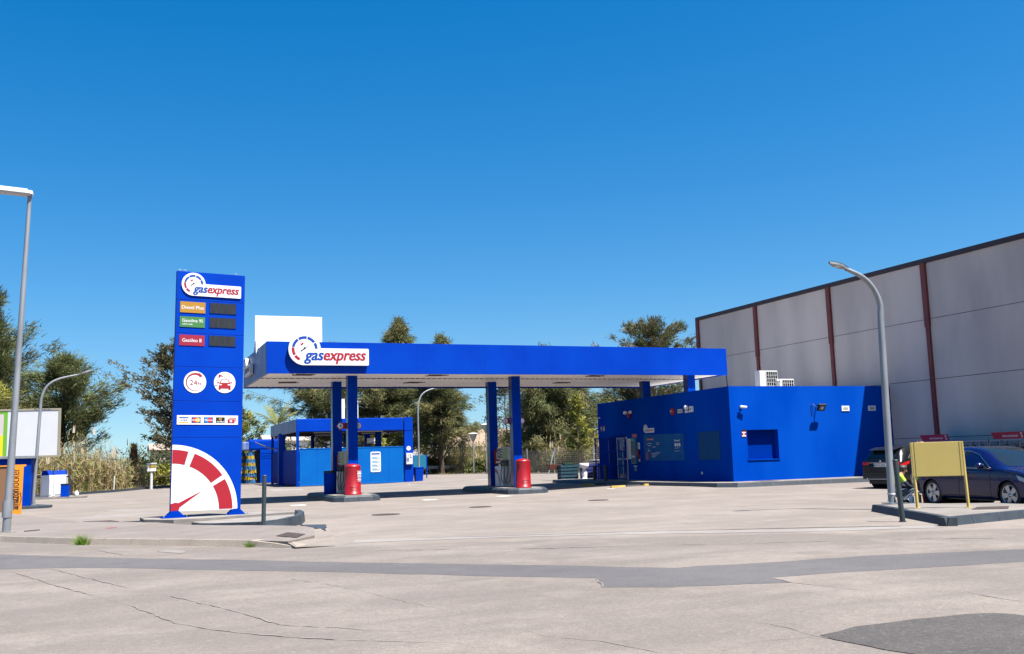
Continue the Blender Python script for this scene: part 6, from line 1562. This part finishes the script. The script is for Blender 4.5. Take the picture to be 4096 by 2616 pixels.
def standing_person():
    loc = (23.5, 24.05, 0); rz = math.atan2(-.6, .6)
    t = thing("person", "person with brown hair and yellow vest, mostly hidden behind the yellow board", "person", loc, rz)
    J = {'pel': ((0, 0, .90), (.13, .15)), 'waist': ((.0, 0, 1.05), (.12, .14)), 'chest': ((.02, 0, 1.22), (.13, .17)), 'sh': ((.02, 0, 1.36), (.10, .13)), 'neck': ((.03, 0, 1.44), .055), 'head': ((.05, 0, 1.54), (.095, .088)), 'crown': ((.04, 0, 1.59), (.08, .075))}
    bones = [('pel', 'waist', NAVY), ('waist', 'chest', HIVIS), ('chest', 'sh', HIVIS), ('sh', 'neck', (HIVIS, SKIN, .5)), ('neck', 'head', SKIN), ('head', 'crown', SKIN)]
    for s, n in ((-1, 'r'), (1, 'l')):
        J.update({n + 'sh': ((.02, s * .18, 1.34), .062), n + 'el': ((.04, s * .23, 1.08), .045), n + 'wr': ((.16, s * .20, .87), .032), n + 'hip': ((0, s * .09, .86), .095), n + 'kn': ((.03, s * .10, .47), .06), n + 'an': ((0, s * .10, .09), .042), n + 'to': ((.15, s * .11, .04), .036)})
        bones += [('sh', n + 'sh', HIVIS), (n + 'sh', n + 'el', (HIVIS, SKIN, .5)), (n + 'el', n + 'wr', SKIN), ('pel', n + 'hip', NAVY), (n + 'hip', n + 'kn', NAVY), (n + 'kn', n + 'an', NAVY), (n + 'an', n + 'to', BLACK)]
    mb = skin_body("body", t, J, bones, 'pel', None)
    for s in (-1, 1): hand(mb, (.16, s * .20, .87), (.4, 0, -.9), (0, -s, 0), 1.0, SKIN, 1)
    face(mb, (.05, 0, 1.55), (1, 0, 0), (0, 0, 1), .095)
    mb.build("body", t)
    m = MB(); m.ball((.02, 0, 1.585), .112, HAIRB, 12, (1.05, 1.0, .85)); m.ball((-.05, 0, 1.50), .09, HAIRB, 10, (.8, 1, 1.2)); m.ball((-.09, 0, 1.62), .055, HAIRB, 8); m.build("hair", t)
standing_person()
def can(loc, label, name, m_, r, h, lid=True):
    t = thing(name, label, name.replace('_', ' '), loc)
    MB().lathe([(r * .9, 0), (r, .01), (r, h * .8), (r * .7, h * .9), (r * .3, h * .93), (r * .3, h)], m_, 14).build("body", t)
    MB().cyl((0, 0, h), (0, 0, h + .03), r * .33, None, SIGNW, 10).build("cap", t)
can((19.97, 20.92, 0), "white plastic bottle standing beside the crouching man's shoes", "plastic_bottle", SIGNW, .07, .22)
can((20.10, 20.80, 0), "pale yellow plastic bottle between the white bottle and the red bucket", "plastic_bottle", mat("pale_yellow_plastic", (.62, .55, .22), .4), .075, .27)
t = thing("red_bucket", "red bucket with white top beside the blue car's rear wheel", "bucket", (20.25, 20.62, 0))
MB().lathe([(.12, 0), (.15, .33), (.16, .34), (.15, .35), (.13, .33)], REDP, 18).build("body", t); MB().tube([(-.15, 0, .33), (-.1, 0, .42), (.1, 0, .42), (.15, 0, .33)], .008, STEEL, 5).build("handle", t)
MB().ball((0.02, 0, .33), .1, SIGNW, 8, (1, 1, .7)).build("cloth", t)
# ------------------------------------------------------------------ vegetation
def quick_mesh(name, verts, faces_n, mats, midx, parent=None, k=3):
    """verts (N,3) used k per face"""
    me = bpy.data.meshes.new(name); n = faces_n
    me.vertices.add(len(verts)); me.vertices.foreach_set('co', np.asarray(verts, np.float32).ravel())
    me.loops.add(n * k); me.loops.foreach_set('vertex_index', np.arange(n * k, dtype=np.int32))
    me.polygons.add(n); me.polygons.foreach_set('loop_start', np.arange(0, n * k, k, dtype=np.int32)); me.polygons.foreach_set('loop_total', np.full(n, k, np.int32))
    me.polygons.foreach_set('material_index', np.asarray(midx, np.int32))
    for m in mats: me.materials.append(m)
    me.update(); me.validate()
    o = bpy.data.objects.new(name, me); SC.collection.objects.link(o)
    if parent is not None: o.parent = parent
    return o
def needles(centres, per, spread, length, width, droop, rng, dirs=None, along=1.3, noise=.55):
    """triangles: sprays of needle bunches round each centre, swept along dirs and hanging by droop; returns (3*N,3)"""
    N = len(centres) * per
    c = np.repeat(centres, per, 0) + rng.normal(0, 1, (N, 3)) * np.asarray(spread)
    d = rng.normal(0, noise if dirs is not None else 1, (N, 3)); d[:, 2] -= droop
    if dirs is not None: d += np.repeat(dirs, per, 0) * along
    d /= np.linalg.norm(d, axis=1)[:, None]
    L = length * rng.uniform(.5, 1.3, (N, 1))
    s = np.cross(d, rng.normal(0, 1, (N, 3))); s /= np.linalg.norm(s, axis=1)[:, None] + 1e-6
    w = width * rng.uniform(.6, 1.3, (N, 1))
    V = np.empty((N, 3, 3)); V[:, 0] = c - s * w; V[:, 1] = c + s * w; V[:, 2] = c + d * L
    return V.reshape(-1, 3), N
def tree(label, x, y, H, rad, zb, seed, mats=(LEAF1, LEAF2, LEAF3), dens=1.0, clumps=110, droop=.45, lean=0.0, shape='cone', trunk_r=.28, bark=BARK, per=130, clump_r=.62, group=None, cat="tree", name="casuarina_tree", leaf=(.46, .030), open_=0.0):
    rng = np.random.default_rng(seed); R_ = random.Random(seed)
    t = thing(name, label, cat, (x, y, .08), 0, group)
    # trunk
    tk = MB(); P = []; rr = []
    top = H * .93
    for i in range(9):
        u = i / 8; P.append((lean * u * u * H + .18 * math.sin(u * 5 + seed), .14 * math.cos(u * 4 + seed), top * u)); rr.append(trunk_r * (1 - u) ** .8 + .02)
    tk.tube(P, rr, bark, 8)
    def axis(z):
        u = min(1, max(0, z / top)); return np.array([lean * u * u * H + .18 * math.sin(u * 5 + seed), .14 * math.cos(u * 4 + seed), z])
    def env(u):
        if shape == 'cone': return rad * (max(0, 1 - u) ** 1.05) * (.55 + .45 * min(1, u * 6)) * (1 + .12 * math.sin(u * 9 + seed))
        if shape == 'round': return rad * math.sqrt(max(0.02, 1 - (2 * u - .9) ** 2 * .95))
        if shape == 'spread': return rad * (.35 + .65 * math.sin(PI * min(1, u * .85 + .15)))
        return rad
    cs = []; ds = []; ks = []
    for k in range(clumps):
        u = R_.random() ** .85; z = zb + (H - zb) * u; a = R_.random() * 2 * PI
        rmax = env(u) * R_.choice((.7, .85, 1.0, 1.12, 1.3) if u < .55 else (.4, .8, 1.1, 1.5, 1.9))
        f = math.sqrt(R_.uniform(.08 + open_, 1.0)); r = rmax * f
        c = axis(min(z, top)) ; tip = np.array([c[0] + r * math.cos(a), c[1] + r * math.sin(a), z])
        z0 = max(zb * .6, z - r * R_.uniform(.35, .9)); b = axis(min(z0, top * .97))
        mid = (b + tip) / 2 + np.array([0, 0, .12 * r])
        r0 = max(.02, .10 * (1 - u) * trunk_r / .28 * min(1, r / 2))
        tk.tube([tuple(b), tuple(mid), tuple(tip)], [r0, r0 * .7, .012], bark, 4, False)
        out_ = (tip - c); out_[2] = .2 * r; n_ = np.linalg.norm(out_) + 1e-6
        # a clump is a run of sprays along the last part of the limb
        kk = R_.random(); up = R_.uniform(-.1, .6) if droop < .3 else R_.uniform(-.5, .35)
        for q in range(6):
            w = .50 + .11 * q; p = b * (1 - w) ** 2 + 2 * w * (1 - w) * mid + w * w * tip
            dd = out_ / n_; dd = dd + np.array([0, 0, up]); g = clump_r * .35
            cs.append(p + np.array([R_.gauss(0, g), R_.gauss(0, g), R_.gauss(0, g * .6) + up * .12 * q])); ds.append(dd / np.linalg.norm(dd)); ks.append(min(.999, max(0, kk + R_.gauss(0, .16))))
    tk.build("trunk", t)
    for k in range(20):     # leader plumes make the top ragged
        z = H * (1.0 - .22 * R_.random()); c = axis(min(z, top)); o = R_.uniform(0, .34 * rad * (1.05 - z / H) + .05); a = R_.random() * 6.28
        cs.append(np.array([c[0] + o * math.cos(a), c[1] + o * math.sin(a), z])); ds.append(np.array([.25 * math.cos(a), .25 * math.sin(a), 1.0])); ks.append(R_.random())
    for k in range(6): cs.append(np.array([*axis(top)[:2], H * (.95 + .014 * k)])); ds.append(np.array([R_.gauss(0, .12), R_.gauss(0, .12), 1.0])); ks.append(.2)
    cs = np.array(cs); ds = np.array(ds); ks = np.array(ks)
    pr = max(6, int(per * dens / 2.6))
    sp = clump_r * .42
    V, N = needles(cs, pr, (sp, sp, sp * .8), leaf[0], leaf[1], droop, rng, ds)
    mi = np.repeat(np.where(ks < .50, 0, np.where(ks < .78, 1, 2)), pr)
    flip = rng.random(N) < .15; mi[flip] = rng.integers(0, 3, flip.sum())
    mi = np.minimum(mi, len(mats) - 1)
    quick_mesh("crown", V, N, mats, mi, t)
    return t
GT = "casuarina trees beyond the forecourt"
tree("tallest dense olive casuarina rising above the canopy roof", 27.0, 97.5, 15.5, 5.2, 3.2, 1, clumps=150, per=190)
tree("broad casuarina left of the tallest one, half hidden by the wash bay", 20.2, 98, 12.9, 4.6, 3.0, 2, clumps=130, per=180, shape='round')
tree("casuarina with a short bare trunk right of the curved lamp", 30.1, 93.6, 13.4, 5.0, 2.5, 3, clumps=150, per=190)
tree("casuarina filling the gap between the tallest tree and the bare trunk tree", 24.2, 95.5, 11.2, 3.6, 2.6, 31, clumps=90, per=180, shape='round')
tree("dark full casuarina behind the wire fence", 36.9, 83.5, 11.3, 5.0, 2.0, 4, clumps=165, per=190, droop=.6)
tree("drooping casuarina side crown next to the dark full one", 40.4, 84.5, 8.2, 3.0, 1.9, 5, clumps=70, per=170, droop=.6, shape='round')
tree("slender young tree with yellow green leaves by the pallet crates", 36.7, 76.0, 6.4, 1.5, 1.8, 6, (LEAF5, LEAF5, LEAF4), .9, 34, .1, trunk_r=.09, bark=BARKL, per=75, clump_r=.28, name="young_tree", leaf=(.22, .055))
tree("thin half bare pinkish brown tree between the canopy columns", 39.6, 100, 10.4, 2.9, 2.5, 7, (LEAF6, LEAF6, LEAF3), .5, 80, .2, trunk_r=.12, bark=BARKL, per=70, clump_r=.6, shape='round', name="thin_tree", leaf=(.28, .06), open_=.1)
tree("wispy tall tree above the right end of the canopy", 50.3, 86, 14.6, 5.2, 5.0, 8, (LEAF6, LEAF1, LEAF2), .8, 120, -.5, trunk_r=.2, bark=BARKL, per=100, clump_r=.42, shape='spread', name="wispy_tree", leaf=(.38, .045), open_=.15)
tree("brownish lower tree seen between canopy and shop roof", 50.0, 90, 8.4, 5.5, 3.0, 9, (LEAF3, LEAF6, LEAF1), 1, 130, .2, trunk_r=.2, per=140, shape='round', name="brown_tree")
tree("big dark casuarina behind the tall left street lamp", -9.3, 82, 15.2, 7.6, 3.0, 10, clumps=140, per=190, mats=(LEAF1, LEAF2, LEAF2), droop=-.05, clump_r=.7)
tree("casuarina reaching right behind the blank billboard", -3.7, 80, 9.6, 3.6, 2.9, 11, clumps=70, per=170, droop=-.05, mats=(LEAF1, LEAF2, LEAF1), shape='round', lean=.02)
tree("sparse grey brown tree partly behind the totem", 4.5, 80, 11.0, 3.4, 3.1, 12, (LEAF6, LEAF2, LEAF6), .55, 120, .15, trunk_r=.15, per=110, clump_r=.36, shape='round', name="sparse_tree", leaf=(.26, .055), open_=.12)
tree("small yellowish tree low behind the left billboard", -7.6, 77, 7.0, 2.0, 3.0, 13, (LEAF5, LEAF1, LEAF3), 1, 40, .1, trunk_r=.12, per=130, shape='round', name="small_tree")
tree("rounded olive bush tree right of the totem behind the brushes", 10.3, 96, 6.6, 2.0, 1.2, 14, (LEAF5, LEAF4, LEAF1), 1, 60, -.1, trunk_r=.12, per=150, shape='round', name="small_tree", leaf=(.3, .06))
tree("leafy shrub tree just behind the wash bay pillar", 20.9, 83, 4.6, 1.3, 1.2, 15, (LEAF5, LEAF5, LEAF4), .8, 30, .1, trunk_r=.07, bark=BARKL, per=80, clump_r=.3, name="young_tree", leaf=(.22, .07))
def bush(label, x, y, r, h, seed, mats, n=2600, leaf=(.22, .09), dy=None):
    rng = np.random.default_rng(seed); t = thing("shrub", label, "shrub", (x, y, .1))
    cl = rng.normal(0, 1, (40, 3)); cl /= np.linalg.norm(cl, axis=1)[:, None]; cl *= rng.uniform(.4, 1, (40, 1)); cl[:, 2] = np.abs(cl[:, 2])
    cl *= np.array([r, dy or r * .6, h]) * .86
    V, N = needles(cl, n // 40, (r * .16, r * .16, h * .11), leaf[0], leaf[1], -.1, rng)
    V[:, 2] = np.maximum(V[:, 2], 0.0)
    mi = np.repeat(rng.integers(0, len(mats), 40), n // 40)
    quick_mesh("foliage", V, N, mats, mi, t)
    m = MB()
    for k in range(9): m.tube([(0, 0, -.05), tuple(cl[k] * .5), tuple(cl[k])], [.035, .02, .008], BARK, 4, False)
    m.build("stem", t)
GB = (LEAF4, LEAF1, LEAF4)
bush("bright green fig like shrub left of the bare tree trunk", 25.6, 92.2, 2.6, 2.7, 1, (LEAF4, LEAF4, LEAF5))
bush("green shrub between the bare trunk and the thin dark post", 30.2, 95.8, 2.2, 2.1, 2, GB)
bush("green shrub at the foot of the shorter path lamp", 33.6, 92.5, 1.8, 1.7, 3, (LEAF4, LEAF4, REED1))
bush("yellow flowering bush behind the service post", 4.2, 90, 2.2, 2.2, 4, (LEAF5, LEAF5, LEAF4), 2800)
bush("dark green bush behind the yellow flowering bush", 3.6, 95, 3.2, 4.0, 5, (LEAF4, LEAF2, LEAF1), 3600)
bush("low green bush close to the left edge of the totem", 5.6, 93, 2.0, 3.2, 6, (LEAF4, LEAF1, LEAF2), 2600)
bush("green bush seen through the wash bay behind the screen", 15.5, 92, 3.4, 4.6, 7, (LEAF4, LEAF5, LEAF4), 3600)
bush("grey green bush seen behind the information board", 22.6, 93.5, 2.2, 3.2, 8, (LEAF1, LEAF4, LEAF2), 2600)
def palm(label, x, y, h, seed, nf=13, L=2.4):
    rng = random.Random(seed); t = thing("palm_tree", label, "palm", (x, y, .1))
    MB().tube([(0, 0, 0), (.05, 0, h * .5), (0, 0, h)], [.26, .22, .24], BARK, 9).build("trunk", t)
    m = MB(); 
    for i in range(90):
        hh = h - 2.2 + 2.2 * i / 90; a = i * 2.4; ca, sa = math.cos(a), math.sin(a); w = .07; r = .24
        m.add([(r * .7 * ca - w * sa, r * .7 * sa + w * ca, hh), (r * .7 * ca + w * sa, r * .7 * sa - w * ca, hh), ((r + .16) * ca, (r + .16) * sa, hh + .3)], [(0, 1, 2)], mat("leaf_base_tan", (.30, .16, .07), .9, var=.5, scale=7))
    m.build("leaf_bases", t)
    for k in range(nf):
        a = 2 * PI * k / nf + rng.uniform(-.2, .2); el = rng.uniform(.55, 1.35); l = L * rng.uniform(.8, 1.1)
        P = []; d = Vector((math.cos(a) * math.cos(el), math.sin(a) * math.cos(el), math.sin(el))); p = Vector((0, 0, h))
        for i in range(9): P.append(p.copy()); p = p + d * (l / 8); d = (d + Vector((0, 0, -.13))).normalized()
        m = MB(); m.tube(P, [.035 - .0035 * i for i in range(9)], PALML, 4, False)
        s = Vector((-math.sin(a), math.cos(a), 0))
        for i in range(26):
            u = 1.6 + 6.2 * i / 25; j = min(7, int(u)); q = P[j].lerp(P[j + 1], u - j); dd = (P[j + 1] - P[j]).normalized()
            ll = .55 * math.sin(PI * min(1, (i + 4) / 28)) + .12
            for sg in (-1, 1):
                e = (dd * .75 + s * sg * .8 + Vector((0, 0, -.35 - .3 * rng.random()))).normalized() * ll; w = dd * .035
                m.add([tuple(q - w), tuple(q + w), tuple(q + e)], [(0, 1, 2)], PALML)
        m.build("frond", t)
palm("green palm with arching fronds behind the wash bay roof", 13.0, 86.5, 4.6, 3, 9, 2.6)
palm("palm top showing above the shop's left roof edge", 35.6, 66, 4.55, 5, 8, 1.25)
t = thing("bare_sapling", "bare leafless branch rising beside the palm behind the wash bay", "sapling", (14.2, 86.5, .1))
m = MB(); m.tube([(.1, 0, 0), (.0, 0, 4), (-.25, 0, 6.9)], [.06, .04, .012], BARKL, 5)
for k in range(12): z = 4.2 + .2 * k; s = (-1) ** k; m.tube([(-.25 * (z - 4) / 2.9, 0, z), (-.25 * (z - 4) / 2.9 + s * .25, .05, z + .35)], [.015, .005], BARKL, 3, False)
m.build("trunk", t)

# reed beds
def reeds(name, label, regions, seed, mix=(.42, .50, .08), plume=.1):
    rng = np.random.default_rng(seed); V = []; mi = []
    for (x0, y0, x1, y1, depth, hmin, hmax, n) in regions:
        u = rng.random(n); w = rng.random(n) ** 1.3 * depth
        d = np.array([x1 - x0, y1 - y0], float); d /= np.linalg.norm(d); nrm = np.array([-d[1], d[0]])
        bx = x0 + (x1 - x0) * u + nrm[0] * w; by = y0 + (y1 - y0) * u + nrm[1] * w
        h = rng.uniform(hmin, hmax, n) * (0.75 + .35 * np.sin(u * 23 + seed) * np.sin(u * 7.3))
        lean = rng.normal(0, .10, (n, 2)); bent = rng.random(n) < .08; lean[bent] *= 5
        mt = rng.choice(2, n, p=[mix[0] / (mix[0] + mix[1]), mix[1] / (mix[0] + mix[1])])
        base = np.stack([bx, by, np.full(n, .08)], 1); top = base + np.stack([lean[:, 0] * h, lean[:, 1] * h, h], 1)
        a = rng.uniform(0, PI, n); s = np.stack([np.cos(a), np.sin(a), 0 * a], 1) * .022
        V.append(np.stack([base - s, base + s, top], 1)); mi.append(mt)
        for k in range(7):
            q = rng.uniform(.18, 1.0, (n, 1)); p = base + (top - base) * q
            b = rng.uniform(0, 2 * PI, n); L = rng.uniform(.35, .85, n)
            e = np.stack([np.cos(b) * L * .55, np.sin(b) * L * .55, rng.uniform(-.75, .95, n) * L], 1)
            up = np.zeros((n, 3)); up[:, 2] = .02; up[:, :2] = np.stack([-np.sin(b), np.cos(b)], 1) * .02
            V.append(np.stack([p - up, p + up, p + e], 1)); m2 = mt.copy(); f = rng.random(n) < .25; m2[f] = 1 - m2[f]; mi.append(m2)
        pk = rng.random(n) < plume; k = pk.sum()
        if k:
            for r in range(3):
                o = rng.normal(0, .06, (k, 3)); o[:, 2] = 0; sw = s[pk] * 2.6
                V.append(np.stack([top[pk] + o * .3 - sw - [0, 0, .05], top[pk] + o * .3 + sw - [0, 0, .05], top[pk] + o + np.array([0, 0, .5])], 1)); mi.append(np.full(k, 2))
    V = np.concatenate(V).reshape(-1, 3); mi = np.concatenate(mi)
    o = quick_mesh(name, V, len(mi), (REED1, REED2, REED3), mi)
    o['kind'] = 'stuff'; o['label'] = label
reeds("reeds", "tall dry reeds behind the left kerb", [(-10, 64, -2.4, 70.5, 10, 2.2, 4.0, 2600), (-2.4, 70.5, .6, 76, 9, 2.0, 3.8, 2400), (.4, 75.6, 3.0, 84, 6, 1.6, 3.2, 700), (-14, 62, -6, 66, 8, 2.2, 3.6, 600)], 3, (.30, .66, .04), .06)
reeds("reeds", "green and straw reeds behind the wire fence and path lamps", [(28, 96, 36, 90, 10, 2.0, 4.0, 1800), (34.2, 84, 36.5, 76.0, 6, 2.0, 3.4, 1500), (36, 78, 48, 75.5, 8, 2.2, 4.3, 2600), (44, 76, 60, 72, 8, 2.2, 4.2, 900), (20, 98, 28, 98, 6, 1.5, 3.0, 700)], 5, (.52, .44, .04), .05)
reeds("reeds", "dry reeds behind the wash bay", [(6, 92, 20, 96, 6, 1.8, 3.8, 1500), (10, 100, 30, 102, 6, 1.8, 3.6, 900)], 8, (.5, .46, .04), .05)
# ground litter and weeds along the verge
rng = np.random.default_rng(4); n = 3500
px = rng.uniform(-12, 46, n); py = np.interp(px, [-12, -2.6, 0, 3, 6, 14, 27, 31.5, 33, 34.4, 40, 46], [63.6, 68.8, 73.4, 82, 88.5, 93.5, 93.5, 88.6, 80.6, 73.4, 69.8, 68.5]) + np.abs(rng.normal(0, 1.0, n))
c = np.stack([px, py, np.full(n, .1)], 1); V, N = needles(c, 1, (.1, .1, 0), .28, .035, -1.0, rng)
o = quick_mesh("verge_weeds", V, N, (REED2, REED1), rng.integers(0, 2, N)); o['kind'] = 'stuff'; o['label'] = "dry weeds along the far kerb"
def tuft(label, x, y, r, h, n, seed):
    rng = np.random.default_rng(seed); c = np.zeros((n, 3)); c[:, 0] = rng.normal(0, r, n); c[:, 1] = rng.normal(0, r * .45, n)
    d = rng.normal(0, .45, (n, 3)); d[:, 2] = 1; d[:, 0] += c[:, 0] / r * .35; L = h * rng.uniform(.5, 1.2, (n, 1)); s = rng.normal(0, 1, (n, 3)); s[:, 2] = 0; s /= np.linalg.norm(s, axis=1)[:, None]; s *= .006
    V = np.stack([c - s, c + s, c + d * L], 1).reshape(-1, 3)
    o = quick_mesh("grass_tuft", V, n, (GRASSM,), np.zeros(n)); o.location = (x, y, 0); o['label'] = label; o['category'] = 'grass tuft'; o.rotation_euler[2] = -.85
tuft("larger grass tuft growing at the front kerb left of the totem", -.57, 22.82, .08, .22, 260, 1)
tuft("smaller grass tuft at the kerb below the slim bollard", 2.46, 19.60, .05, .13, 120, 2)
